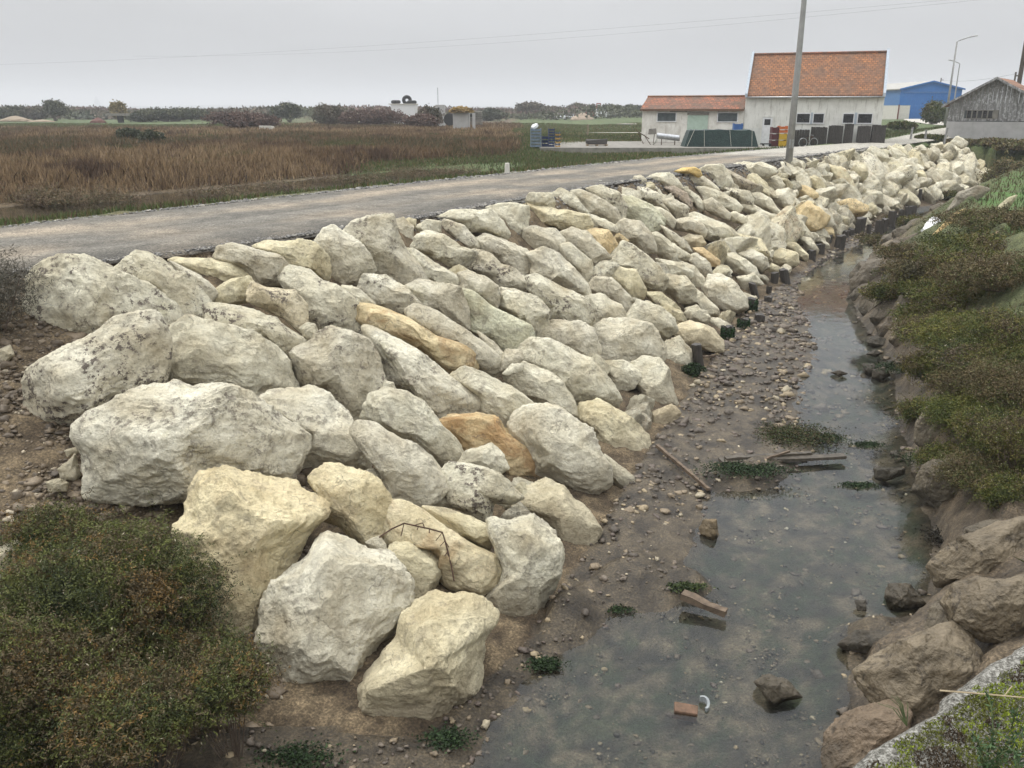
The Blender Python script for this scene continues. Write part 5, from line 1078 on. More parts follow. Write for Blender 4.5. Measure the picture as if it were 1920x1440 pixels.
Vw = np.concatenate([top]+rows_[1:]); Fw = [(j*nx_+i, j*nx_+i+1, (j+1)*nx_+i+1, (j+1)*nx_+i) for j in range(ny_-1) for i in range(nx_-1)]
prev = 0
for k in range(6):
    st = nx_*ny_+k*nx_; Fw += [(prev+i+1, prev+i, st+i, st+i+1) for i in range(nx_-1)]; prev = st
wall = meshobj('concrete_wall', Vw, Fw, MATS['mossy_concrete'], smooth=True); tag(wall, 'weathered concrete wall top with pale worn edge in the bottom right corner', 'wall')
# moss: real tufts
k = 90000; r = np.random.default_rng(8); u_ = r.uniform(1.2, 3.6, k); v_ = r.uniform(.005, .6, k); Pm = np.stack([A_[0]+dr[0]*u_+nr_[0]*v_, A_[1]+dr[1]*u_+nr_[1]*v_, np.full(k, wz)], 1)
nm = fbm(Pm, 9, 4, 12); edge_ = .04+.06*fbm(np.stack([u_, v_*2, 0*u_], 1), 7, 3, 3); kp = (v_ > edge_) & (nm+1.6*sm(v_, .02, .16) > .1)
Pm = Pm[kp]; nm = nm[kp]; k = len(Pm); cm = np.where((fbm(Pm, 11, 3, 19)+r.normal(size=k)*.15 > .02)[:, None], np.array([.17, .21, .02]), np.array([.10, .105, .025]))
cm = np.where((fbm(Pm, 16, 3, 29) > .3)[:, None], np.array([.05, .035, .02]), cm)*r.uniform(.7, 1.3, (k, 1))
Pm[:, 2] += .008*r.random(k); V, F, Cc = leaves(Pm, np.stack([r.normal(size=k)*.8, r.normal(size=k)*.8, np.ones(k)], 1), .008*(1+nm.clip(0, 1)*1.2), .0022, cm)
o = meshobj('moss', V, F, MATS['foliage'], col=Cc); tag(o, 'green and olive moss carpeting the concrete wall top', 'moss', kind='stuff')
# leafy weed plants on the wall
def plant(px, py, n_st, h_, lab, seed, pal=((.04, .075, .03), (.06, .10, .04), (.05, .085, .04))):
    P = W(px, py, wz); r = np.random.default_rng(seed); root = empty('leafy_weed', P, 0, lab, 'plant', 'leafy weeds on the wall'); Vs, Fs, Cs = [], [], []; k0 = 0; mb = MB()
    for s in range(n_st):
        a = r.uniform(0, 6.28); ln_ = h_*r.uniform(.5, 1.1); d = np.array([math.cos(a)*.55, math.sin(a)*.55, 1]); p0 = np.array([r.normal()*.07, r.normal()*.07, 0])*(.02 if n_st < 10 else 1); p2 = p0+d*ln_; p1 = (p0+p2)/2+[0, 0, ln_*.12]
        mb.tube([p0, p1, p2], [.0025, .002, .001], 4, False); k = 22; f_ = r.uniform(.1, 1, k); Pq = p0+(p2-p0)*f_[:, None]+np.array([0, 0, 1])*(.12*ln_*4*f_*(1-f_))[:, None]
        D = r.normal(size=(k, 3))+d*.5; V, F, Cc = leaves(Pq, D, .05*h_/.22, .007*h_/.22, np.array(pal)[r.integers(len(pal), size=k)]*r.uniform(.8, 1.25, (k, 1))); Vs.append(V); Fs.append(F+k0); Cs.append(Cc); k0 += len(V)
    meshobj('leaves', np.concatenate(Vs), np.concatenate(Fs), MATS['foliage'], root, col=np.concatenate(Cs)); mb.build('stems', MATS['stem'], root)
simple('stem', (.10, .13, .05), (.07, .09, .04), 10)
for i, (px, py, ns, h_, lab) in enumerate([(1905, 1435, 16, .09, 'tallest leafy green weed in the bottom right corner'), (1850, 1450, 9, .07, 'leafy green weed left of the tallest one in the corner'), (1945, 1395, 8, .08, 'leafy green weed on the right edge above the tallest one'), (1945, 1300, 4, .08, 'sparse weed at the right edge of the mossy wall')]): plant(px, py, ns, h_, lab, 50+i)
P = W(1702, 1350, wz-.02); root = empty('bare_stem', P, 0, 'thin bare forked stem growing from the wall edge over the mud rock', 'plant'); mb = MB(); r = np.random.default_rng(3)
for k in range(7): q = np.array([-.04+r.normal()*.02, .02, .03+.06*r.random()]); MB().tube([(0, 0, -.02), q*.5+[0, 0, .01], q], [.0015, .0012, .0007], 4, False).build('stem', MATS['stem'], root)
P = W(1840, 1310, wz+.01); mb = MB(); mb.tube([(-.11, .02, .012), (0, 0, .016), (.14, -.015, .012)], [.0025, .0025, .002], 5); mb.tube([(.06, -.005, .014), (.1, .03, .02)], .0015, 4); o = mb.build('dry_twig', MATS['straw'] if 'straw' in MATS else simple('straw', (.38, .31, .2), (.28, .22, .14), 20)); o.location = P; tag(o, 'pale dry twig lying on the moss', 'twig')

# ------------------------------------------------------------------ buildings
def wallmat(name, c1, c2, stain, dens=.5):
    m, n, b = newmat(name); t = N(n, 'ShaderNodeTexCoord').outputs['Object']; f = noise(n, t, 1.6, 7, .65); mp_ = N(n, 'ShaderNodeMapping'); mp_.inputs['Scale'].default_value = (3.5, 3.5, .5); n.links.new(t, mp_.inputs[0])
    st = noise(n, mp_.outputs[0], 1.5, 6, .7); c = ramp(n, f, [(.3, c2), (.6, c1)]); c = mixc(n, mth(n, 'MULTIPLY', ramp(n, st, [(dens, 0.0), (dens+.16, 1.0)]), .7), c, stain)
    n.links.new(c, b.inputs['Base Color']); b.inputs['Roughness'].default_value = .9; bump(n, b, noise(n, t, 18, 4), .4, .02); return m
wallmat('stained_white', (.72, .71, .66), (.58, .57, .52), (.22, .20, .165), .53); wallmat('clean_white', (.62, .62, .58), (.52, .52, .48), (.38, .36, .32), .62)
wallmat('peeling_white', (.72, .70, .64), (.50, .47, .41), (.24, .19, .14), .54)
def tiles(name, cs, sx_=4.2, sz_=7):
    m, n, b = newmat(name); t = N(n, 'ShaderNodeTexCoord').outputs['Object']; s_ = N(n, 'ShaderNodeSeparateXYZ'); n.links.new(t, s_.inputs[0]); cb = N(n, 'ShaderNodeCombineXYZ')
    n.links.new(mth(n, 'MULTIPLY', s_.outputs['X'], sx_), cb.inputs[0]); n.links.new(mth(n, 'MULTIPLY', s_.outputs['Z'], sz_), cb.inputs[1])
    br = N(n, 'ShaderNodeTexBrick'); n.links.new(cb.outputs[0], br.inputs['Vector']); br.inputs['Scale'].default_value = 1; br.inputs['Mortar Size'].default_value = .11; br.inputs['Mortar Smooth'].default_value = .6; br.inputs['Brick Width'].default_value = 1; br.inputs['Row Height'].default_value = 1
    br.inputs['Color1'].default_value = (*cs[0], 1); br.inputs['Color2'].default_value = (*cs[1], 1); br.inputs['Mortar'].default_value = (*cs[2], 1)
    f = noise(n, t, 1.1, 6, .6); f2 = noise(n, cb.outputs[0], .9, 3); c = mixc(n, ramp(n, f, [(.42, 0.0), (.62, .8)]), br.outputs['Color'], cs[3]); c = mixc(n, 1, c, ramp(n, f2, [(.3, .65), (.7, 1.3)]), 'MULTIPLY')
    n.links.new(c, b.inputs['Base Color']); b.inputs['Roughness'].default_value = .85; bump(n, b, br.outputs['Fac'], -.6, .04)
tiles('roof_tiles', [(.35, .15, .06), (.22, .10, .05), (.09, .05, .035), (.15, .09, .06)], 4.2, 8.5); tiles('old_roof_tiles', [(.30, .105, .05), (.18, .08, .05), (.08, .045, .03), (.09, .065, .045)], 4.2, 9)
simple('dark_glass', (.02, .022, .025), (.012, .013, .015), 3, .15, spec=.6); simple('window_board', (.09, .11, .11), (.05, .06, .065), 4, .4); simple('white_paint', (.72, .72, .72), (.6, .6, .6), 8, .5); simple('blue_grey_paint', (.42, .47, .52), (.33, .37, .42), 8, .5)
simple('pale_green_paint', (.40, .50, .42), (.33, .42, .34), 5, .6); simple('zinc', (.45, .46, .47), (.3, .31, .32), 8, .35, .8); simple('grey_concrete', (.24, .225, .195), (.14, .13, .115), 3)
RZ = -R(20); H0 = np.array([14.72, 57.0])
hb = empty('tiled_roof_building', (H0[0], H0[1], -.05), RZ, 'tall white building with large orange tiled roof and stained facade', 'building')
LW, DW, EZ, RZZ = 8.1, 4.2, 2.93, 5.35
mb = MB(); mb.box((0, 0, -.5), (LW, DW, EZ)); mb.prism([(0, EZ), (DW, EZ), (DW/2, RZZ-.08)], 0, 0.0, .18); mb.prism([(0, EZ), (DW, EZ), (DW/2, RZZ-.08)], 0, LW-.18, LW); mb.build('wall', MATS['stained_white'], hb)
def roofslab(name, x0, x1, yf, zf, yr, zr, th, mat, par, both=True, wav=True):
    mb = MB(); mb.prism([(yf, zf), (yr, zr), (yr, zr+th), (yf, zf+th)], 0, x0, x1)
    if both: mb.prism([(yr, zr), (2*yr-yf, zf), (2*yr-yf, zf+th), (yr, zr+th)], 0, x0, x1)
    return mb.build(name, mat, par)
rf = roofslab('roof', .12, LW-.14, -.22, EZ-.10, DW/2, RZZ, .09, MATS['roof_tiles'], hb)
mb = MB(); mb.tube([(.1, DW/2, RZZ+.08), (LW-.1, DW/2, RZZ+.08)], .09, 8).build('ridge_tiles', MATS['old_roof_tiles'], rf, True)
for xx in (-.03, LW-.12): MB().prism([(-.28, EZ-.12), (DW/2, RZZ+.05), (DW+.28, EZ-.12), (DW+.28, EZ+.1), (DW/2, RZZ+.28), (-.28, EZ+.1)], 0, xx, xx+.15).build('verge_board', MATS['blue_grey_paint'], hb)
MB().tube([(0, -.27, EZ-.13), (LW, -.27, EZ-.13)], .05, 6).build('gutter', MATS['zinc'], hb, True)
MB().box((.0, -.035, -.5), (LW, -.003, .95)).build('plinth', MATS['clean_white'], hb)
for i, (a, c_) in enumerate([(3.2, 3.95), (4.18, 4.76), (5.9, 6.48), (6.74, 7.52)]):
    f_ = MB(); f_.box((a-.05, -.06, 1.24), (c_+.05, -.004, 1.30)); f_.box((a-.05, -.06, 1.82), (c_+.05, -.004, 1.88)); f_.box((a-.05, -.06, 1.303), (a, -.004, 1.817)); f_.box((c_, -.06, 1.303), (c_+.05, -.004, 1.817))
    fo = f_.build('window', MATS['white_paint'], hb); MB().box((a+.002, -.03, 1.303), (c_-.002, -.006, 1.817)).build('pane', MATS['dark_glass'], fo)
for a, c_ in ((4.01, 4.12), (6.545, 6.675)): MB().box((a, -.05, 1.22), (c_, -.004, 1.9)).build('panel', MATS['blue_grey_paint'], hb)
d_ = MB(); d_.box((1.15, -.06, -.3), (1.75, -.037, 1.62)); do = d_.build('door', MATS['white_paint'], hb); MB().box((1.27, -.075, 1.15), (1.63, -.063, 1.5)).build('door_pane', MATS['dark_glass'], do); MB().box((1.22, -.09, .65), (1.25, -.062, .78)).build('handle', MATS['zinc'], do)
f_ = MB(); f_.box((1.07, -.085, -.3), (1.14, -.037, 1.75)); f_.box((1.76, -.085, -.3), (1.83, -.037, 1.75)); f_.box((1.143, -.085, 1.63), (1.757, -.037, 1.75)); f_.build('door_frame', MATS['stained_white'], hb)
# annex
ax = empty('annex_building', (H0[0]-6.55*math.cos(RZ), H0[1]-6.55*math.sin(RZ)-.1, -.05), RZ, 'low white annex with peeling walls, old tiled roof and pale green door', 'building')
AL = 6.5; mb = MB(); mb.box((0, 0, -.5), (AL, 4, 2.08)); mb.prism([(0, 2.08), (4, 2.08), (2, 2.72)], 0, .02, AL-.02); mb.build('wall', MATS['peeling_white'], ax)
rf = roofslab('roof', -.1, AL, -.25, 2.02, 2, 2.80, .08, MATS['old_roof_tiles'], ax); MB().tube([(-.1, 2, 2.9), (AL, 2, 2.9)], .07, 8).build('ridge_tiles', MATS['roof_tiles'], rf, True)
MB().box((-.08, -.3, 1.98), (AL, -.25, 2.11)).build('fascia', MATS['brick'], ax)
for a, c_, mm in ((1.02, 2.2, 'window_board'), (4.9, 6.1, 'window_board')):
    f_ = MB(); f_.box((a-.06, -.07, 1.3), (c_+.06, -.004, 1.35)); f_.box((a-.06, -.05, 1.86), (c_+.06, -.004, 1.91)); f_.box((a-.06, -.05, 1.353), (a, -.004, 1.857)); f_.box((c_, -.05, 1.353), (c_+.06, -.004, 1.857)); fo = f_.build('window', MATS['white_paint'], ax); MB().box((a+.002, -.03, 1.353), (c_-.002, -.006, 1.857)).build('pane', MATS[mm], fo)
MB().box((2.98, -.05, -.3), (4.28, -.004, 1.72)).build('door', MATS['pale_green_paint'], ax); MB().box((2.95, -.09, 1.74), (4.32, -.004, 1.88)).build('door_canopy', MATS['grey_concrete'], ax)
MB().box((1.8, -.06, 1.93), (2.9, -.006, 1.97)).build('pipe_cover', MATS['grey_concrete'], ax)
# yard slab
mb = MB(); mb.add([(1.6, 50.6, -.6), (15.0, 50.2, -.6), (15.0, 60.5, -.6), (1.6, 60.5, -.6), (1.6, 50.6, -.03), (15.0, 50.2, -.03), (15.0, 60.5, -.03), (1.6, 60.5, -.03)], [(0, 3, 2, 1), (4, 5, 6, 7), (0, 1, 5, 4), (1, 2, 6, 5), (2, 3, 7, 6), (3, 0, 4, 7)]); o = mb.build('yard_slab', MATS['grey_concrete']); o['kind'] = 'structure'
# blue warehouse
simple('blue_cladding', (.025, .15, .42), (.02, .12, .36), 3, .5); simple('blue_cladding_side', (.07, .19, .42), (.06, .16, .36), 3, .5); simple('cream_wall', (.60, .58, .52), (.52, .5, .45), 3); simple('red_brown_paint', (.16, .05, .035), (.10, .035, .025), 8); simple('fibre_roof', (.38, .37, .34), (.30, .29, .27), 2)
bw = empty('blue_warehouse', (57.9, 135, .62), 0, 'blue metal warehouse with low gabled roof and cream lower wall', 'building')
BW, BD, BE, BR = 9.1, 26, 4.15, 5.2
mb = MB(); mb.prism([(0, 1.9), (BW, 1.9), (BW, BE), (BW/2, BR), (0, BE)], 1, 0, .2); mb.build('front_gable', MATS['blue_cladding'], bw)
MB().box((.003, .203, 1.9), (.2, BD, BE)).build('side_cladding', MATS['blue_cladding_side'], bw)
MB().box((0.02, .03, -.5), (1.7, .2, 1.897)).build('front_base', MATS['cream_wall'], bw); MB().box((.02, .203, -.5), (.2, BD, 1.897)).build('side_base', MATS['cream_wall'], bw)
mb = MB(); mb.box((1.703, .0, -.5), (BW, .2, 1.897)); 
for k in range(24): mb.box((1.75+k*.3, -.03, -.4), (1.80+k*.3, -.002, BE-.5))
mb.build('sliding_door', MATS['blue_cladding'], bw)
MB().box((.4, -.1, BE-.45), (BW-.3, -.035, BE-.32)).build('door_rail', MATS['blue_cladding_side'], bw); MB().box((-.12, -.12, -.5), (.06, .0, 2.0)).build('downpipe', MATS['red_brown_paint'], bw)
mb = MB(); mb.prism([(-.3, BE-.05), (BW/2, BR+.03), (BW+.3, BE-.05), (BW+.3, BE+.1), (BW/2, BR+.18), (-.3, BE+.1)], 1, -.25, BD); mb.build('roof', MATS['fibre_roof'], bw)
MB().prism([(-.3, BE-.1), (BW/2, BR-.02), (BW+.3, BE-.1), (BW+.3, BE+.12), (BW/2, BR+.2), (-.3, BE+.12)], 1, -.33, -.26).build('verge_board', MATS['blue_cladding'], bw)
# grey timber hut
m, n, b = newmat('weathered_boards'); t = N(n, 'ShaderNodeTexCoord').outputs['Object']; s_ = N(n, 'ShaderNodeSeparateXYZ'); n.links.new(t, s_.inputs[0]); mp_ = N(n, 'ShaderNodeMapping'); mp_.inputs['Scale'].default_value = (1, 1, .12); n.links.new(t, mp_.inputs[0])
f = noise(n, mp_.outputs[0], 9, 7, .75); f3 = noise(n, t, 5, 5, .7); c = ramp(n, f, [(.3, (.10, .095, .09)), (.5, (.20, .195, .19)), (.62, (.36, .36, .36))]); c = mixc(n, ramp(n, f3, [(.52, 0.0), (.6, .7)]), c, (.48, .48, .48))
n.links.new(c, b.inputs['Base Color']); b.inputs['Roughness'].default_value = .9; bump(n, b, f, .6, .02)
wallmat('grey_render', (.42, .41, .40), (.33, .32, .31), (.24, .23, .22), .6)
hx = (1776-960)/1684*60; hut = empty('timber_hut', (hx, 60, -.15), -R(36), 'weathered grey timber hut with gable, row of small windows and rendered base', 'hut')
HW, HD, HB, HE, HP = 5.5, 7, 1.45, 2.55, 4.05; PKX = 2.62
mb = MB(); nb_ = 22
def eave(xx): return HE+(HP-HE)*xx/PKX if xx < PKX else HP-(HP-HE+.0)*(xx-PKX)/(HW-PKX)
for k in range(nb_):
    a, c_ = HW*k/nb_, HW*(k+1)/nb_-.018; jo = random.uniform(-.008, .008)
    zt0, zt1 = eave(a), eave(c_); lo = HB+random.uniform(-.03, .03)
    if 1.05 < (a+c_)/2 < 3.0:      # boards interrupted by the window band
        for z0, z1a, z1b in ((lo, 1.62, 1.62), (2.12, zt0, zt1)): mb.add([(a, jo, z0), (c_, jo, z0), (c_, jo+.05, z0), (a, jo+.05, z0), (a, jo, z1a), (c_, jo, z1b), (c_, jo+.05, z1b), (a, jo+.05, z1a)], [(0, 3, 2, 1), (4, 5, 6, 7), (0, 1, 5, 4), (1, 2, 6, 5), (2, 3, 7, 6), (3, 0, 4, 7)])
    elif k == 5 and False: pass
    else: mb.add([(a, jo, lo), (c_, jo, lo), (c_, jo+.05, lo), (a, jo+.05, lo), (a, jo, zt0), (c_, jo, zt1), (c_, jo+.05, zt1), (a, jo+.05, zt0)], [(0, 3, 2, 1), (4, 5, 6, 7), (0, 1, 5, 4), (1, 2, 6, 5), (2, 3, 7, 6), (3, 0, 4, 7)])
mb.build('board_cladding', MATS['weathered_boards'], hut)
MB().box((0, .06, HB), (.12, HD, HE)).box((.12, .07, -.3), (HW, .2, HE)).build('inner_wall', MATS['window_board'], hut)
MB().box((0, -.05, -.6), (HW-.75, .055, HB-.035)).box((HW-.55, -.05, -.6), (HW+1.5, .055, 1.2)).build('rendered_base', MATS['grey_render'], hut)
MB().box((HW-.72, -.02, -.1), (HW-.58, .05, 1.4)).build('door_gap_post', MATS['weathered_boards'], hut)
for k in range(6):
    a = 1.12+k*.31; f_ = MB(); f_.box((a, -.03, 1.60), (a+.30, .04, 1.64)); f_.box((a, -.03, 2.10), (a+.30, .04, 2.14)); f_.box((a, -.03, 1.643), (a+.03, .04, 2.097)); f_.box((a+.27, -.03, 1.643), (a+.30, .04, 2.097)); fo = f_.build('window', MATS['grey_concrete'], hut)
    MB().box((a+.032, .0, 1.643), (a+.268, .01, 2.097)).build('pane', MATS['dark_glass'] if k < 5 else MATS['grey_concrete'], fo)
mb = MB(); mb.prism([(-.35, HE-.22), (PKX, HP), (PKX, HP+.09), (-.35, HE-.13)], 1, -.4, HD); mb.prism([(PKX, HP), (HW+.8, HE-.45), (HW+.8, HE-.36), (PKX, HP+.09)], 1, -.4, HD); mb.build('roof', MATS['roof_tiles'], hut)
mb = MB(); mb.prism([(-.4, HE-.28), (PKX, HP-.03), (HW+.8, HE-.52), (HW+.8, HE-.36), (PKX, HP+.12), (-.4, HE-.13)], 1, -.48, -.41); mb.build('verge_board', MATS['weathered_boards'], hut)
# gate posts and frame by hut
MB().tube([(0, 0, -.2), (.12, 0, 1.25)], [.07, .06], 6)
for i, (px, yb, yt, lean, lab) in enumerate([(1705, 275, 238, .05, 'crooked grey gate post left of the hut near the road'), (1733, 272, 243, 0, 'thin grey post right of the crooked gate post'), (1769, 268, 240, .12, 'slanting post against the corner of the grey hut')]):
    P = WY(px, yb, 57); g = hz(P[0], 57); top = WY(px, yt, 57)[2]; o = MB().tube([(0, 0, -.2), (lean, 0, top-g)], [.075, .06], 6).build('fence_post', MATS['weathered_boards']); o.location = (P[0], 57, g); tag(o, lab, 'post', 'posts by the hut')

# ------------------------------------------------------------------ poles and lamps
simple('galvanised', (.34, .34, .33), (.27, .27, .26), 3, .6, .3); simple('dark_pole_wood', (.10, .085, .07), (.06, .05, .04), 10)
P = WY(1476, 303, 37.6); g = hz(P[0], 37.6)
pr = empty('utility_pole', (11.75, 37.6, 0), 0, 'tall grey tapered pole rising from the crest of the rocks', 'pole'); MB().tube([(0, 0, -.6), (0, 0, 3), (0, 0, 6.5), (-.02, 0, 9.5)], [.155, .13, .10, .085], 14).build('shaft', MATS['galvanised'], pr, True)
MB().box((-.09, -.14, .5), (.09, -.122, .85)).build('access_hatch', MATS['zinc'], pr)
def lamp(X, Y, z0, z1, arm, lab):
    l = empty('street_lamp', (X, Y, z0), 0, lab, 'street lamp', 'street lamps'); h_ = z1-z0
    MB().tube([(0, 0, -.3), (0, 0, h_*.5), (0, 0, h_-.1), (arm*.15, 0, h_)], [.11, .085, .06, .055], 8).build('mast', MATS['galvanised'], l, True); MB().tube([(arm*.15, 0, h_), (arm*.75, 0, h_+.25)], .045, 6).build('arm', MATS['galvanised'], l, True)
    s_ = 1 if arm > 0 else -1; V0, F0 = ico(3); v = V0*[.38, .16, .085]; v[:, 2] = np.maximum(v[:, 2], -.04); o = meshobj('lamp_head', v, F0, MATS['galvanised'], l, smooth=True); o.location = (arm*.75+s_*.3, 0, h_+.30); o.rotation_euler = (0, -s_*.2, 0)
lamp(36.2, 75, .4, 7.35, 1.25, 'nearer street lamp with its arm to the right above the grey hut'); lamp(58.7, 120, .5, 7.75, -1.2, 'farther street lamp with its arm to the left, behind the nearer lamp')
o = MB().tube([(0, 0, -.3), (0, 0, 9)], [.17, .13], 9).build('telegraph_pole', MATS['dark_pole_wood']); o.location = (35.95, 64.5, 0); tag(o, 'dark thick wooden pole at the right edge behind the hut roof', 'pole')
for px, yt, Y, lab in [(1765, 146, 190, 'small distant pole rising behind the blue warehouse roof'), (1905, 135, 110, 'small distant pole left of the thick pole behind the hut')]:
    t_ = WY(px, yt, Y); o = MB().tube([(0, 0, -.3), (0, 0, t_[2]-.5)], [.14, .1], 6).box((-.05, -.06, t_[2]-1.0), (.5, .06, t_[2]-.85)).build('distant_pole', MATS['dark_pole_wood']); o.location = (t_[0], Y, .5); tag(o, lab, 'pole')
simple('cable', (.30, .31, .32), (.28, .29, .30), 3)
for i, (a, b_, lab) in enumerate([((-200, 125, 110), (1420, 0, 60), 'upper overhead cable crossing the sky'), ((250, 105, 105), (1400, 12, 60), 'lower overhead cable crossing the sky')]):
    p0, p1 = WY(*a), WY(*b_); p2 = p1+(p1-p0)*.4
    pts = [p0+(p2-p0)*f_-np.array([0, 0, 1.2*4*f_*(1-f_)]) for f_ in np.linspace(0, 1, 24)]; o = MB().tube(pts, .006, 4).build('overhead_cable', MATS['cable']); tag(o, lab, 'cable', 'overhead cables')
t0 = WY(1905, 138, 110); t1 = WY(1765, 150, 190); o = MB().tube([t0+(t1-t0)*f_-np.array([0, 0, 2*f_*(1-f_)]) for f_ in np.linspace(0, 1, 8)], .02, 4).build('overhead_cable', MATS['cable']); tag(o, 'cable strung between the two small distant poles', 'cable')

# ------------------------------------------------------------------ yard clutter
simple('green_tarp', (.02, .045, .04), (.012, .028, .026), 4, .45, bstr=.8, bdist=.06); simple('strap', (.45, .44, .38), (.35, .34, .3), 10); simple('navy_plastic', (.02, .04, .12), (.012, .02, .06), 8, .45); simple('blue_plastic', (.04, .12, .32), (.03, .08, .22), 8, .45)
simple('grey_blue_plastic', (.16, .21, .27), (.10, .14, .18), 8, .5); simple('amber_plastic', (.55, .30, .06), (.4, .2, .04), 8, .5); simple('orange_plastic', (.50, .13, .03), (.4, .09, .02), 8, .5); simple('yellow_plastic', (.55, .34, .03), (.42, .26, .03), 8, .5); simple('maroon_plastic', (.10, .025, .03), (.06, .018, .02), 8, .5)
simple('mesh_bag', (.085, .078, .07), (.035, .032, .03), 22, .8, bstr=1, bdist=.04); simple('pallet_wood', (.28, .22, .15), (.18, .14, .10), 10); simple('rubber', (.02, .02, .02), (.012, .012, .012), 10, .7)
g = -.03
tp = empty('tarp_covered_stack', (12.15, 52.3, g), 0, 'long low stack under dark green netting held by pale straps', 'stack')
mb = MB(); n_ = 16; V = []
for k in range(n_+1):
    f_ = k/n_; x_ = -2.15+4.3*f_; ins = .22*max(0, 1-min(f_, 1-f_)*14); s_ = random.uniform(-.02, .02)
    V += [(x_, -.65+s_, 0), (x_+(.28 if f_ < .1 else -.28 if f_ > .9 else 0), -.55+s_, .93+random.uniform(-.03, .03)-ins*.2), (x_+(.28 if f_ < .1 else -.28 if f_ > .9 else 0), .5, .95+random.uniform(-.03, .03)-ins*.2), (x_, .6, 0)]
F = [(4*k+a, 4*k+4+a, 4*k+5+a, 4*k+1+a) for k in range(n_) for a in range(3)]+[(0, 1, 2, 3), (4*n_+3, 4*n_+2, 4*n_+1, 4*n_)]; mb.add(V, F); mb.build('netting_cover', MATS['green_tarp'], tp)
for a, c_ in ((-2.0, -1.6), (-1.0, -1.05), (.55, .42), (1.75, 1.72)):
    MB().tube([(a, -.70, .03), (c_, -.60, .97)], .014, 4).build('strap', MATS['strap'], tp)
mb = MB()
for k in range(5): mb.box((-2+k*.95, -.68, -.0), (-1.9+k*.95, .55, .06))
def crate(loc, s, mat, lab, slots=4, rz=0, name='crate_stack', grp='stacked crates in the yard', lidm=None):
    c_ = empty(name, loc, rz, lab, 'crates', grp); w_, d_, h_ = s
    for k in range(slots):
        z0 = h_*k/slots; z1 = h_*(k+1)/slots-.025; mb = MB(); mb.box((-w_/2, -d_/2, z0), (w_/2, d_/2, z0+.03)); mb.box((-w_/2, -d_/2, z0+.033), (-w_/2+.04, d_/2, z1)); mb.box((w_/2-.04, -d_/2, z0+.033), (w_/2, d_/2, z1)); mb.box((-w_/2+.043, -d_/2, z0+.033), (w_/2-.043, -d_/2+.03, z1-.04)); mb.box((-w_/2+.043, d_/2-.03, z0+.033), (w_/2-.043, d_/2, z1-.04)); mb.build('crate', MATS[mat] if isinstance(mat, str) else MATS[mat[k % len(mat)]], c_)
    return c_
crate((1.38, 51.8, g), (.62, .8, 1.05), 'grey_blue_plastic', 'grey-blue stack of crates at the left end of the yard', 6)
crate((1.95, 52.2, g), (.42, .6, .62), 'navy_plastic', 'low navy crates between the grey-blue stack and the tall navy stack', 3)
crate((2.28, 51.9, g), (.36, .6, 1.05), 'navy_plastic', 'tall navy crate stack with lighter blue fronts', 7)
crate((2.66, 51.9, g), (.28, .55, .85), ['amber_plastic', 'navy_plastic'], 'narrow amber and navy stack at the right of the tall navy stack', 8)
crumple('white_sack', 1000, 236, (.2, .15, .1), 'white sack on top of the grey-blue crate stack').location = (1.3, 51.8, 1.1)
o = MB().box((-.6, -.4, .12), (.6, .4, .38), .06).build('net_bundle', MATS['mesh_bag'], bevel=.05); o.location = (5.05, 53, g); tag(o, 'dark flat bundle of netting on a pallet left of the annex', 'bundle')
pl = empty('pallet', (5.05, 53, g), 0, 'wooden pallet under the dark bundle of netting', 'pallet')
for k in range(3): MB().box((-.62+k*.56, -.42, 0), (-.52+k*.56, .42, .075)).build('bearer', MATS['pallet_wood'], pl)
MB().box((-.63, -.42, .078), (.63, .42, .10)).build('deck', MATS['pallet_wood'], pl)
# metal tube and chute
tb = empty('metal_drum_tube', (8.9, 54.3, g), R(-6), 'shiny metal tube lying on supports against the annex', 'tube'); mb = MB(); V = []; 
mb.tube([(-.1, 0, .55), (1.25, 0, .40)], .17, 16, False); mb.build('cylinder', MATS['zinc'], tb, True)
MB().tube([(1.25, 0, .40), (1.27, 0, .40)], [.175, .165], 16).build('dark_mouth_disc', MATS['rubber'], tb)  # black disc over the tube mouth paints the shade inside it
for x_ in (.2, 1.0): MB().tube([(x_, 0, .5), (x_, 0, -.02)], .03, 6).build('leg', MATS['rust'], tb)
MB().tube([(-.05, -.1, .5), (-.15, -.2, .2), (-.3, -.2, .05)], .05, 8).build('hose', MATS['strap'], tb, True)
ch = empty('grading_machine', (8.4, 54.6, g), 0, 'rusty metal machine frame left of the shiny tube', 'machine'); MB().box((-.05, -.2, .62), (.38, .2, .95), .02).build('hopper', MATS['grey_concrete'], ch)
mb = MB(); [mb.tube([a, b_], .022, 5) for a, b_ in (((-.75, 0, .8), (.0, 0, .35)), ((-.7, 0, .72), (-.35, 0, .05)), ((-.35, 0, .6), (.1, 0, .0)), ((.3, 0, .62), (.25, 0, 0)), ((-.75, .2, .8), (.0, .2, .35)))]; mb.build('frame', MATS['rust'], ch)
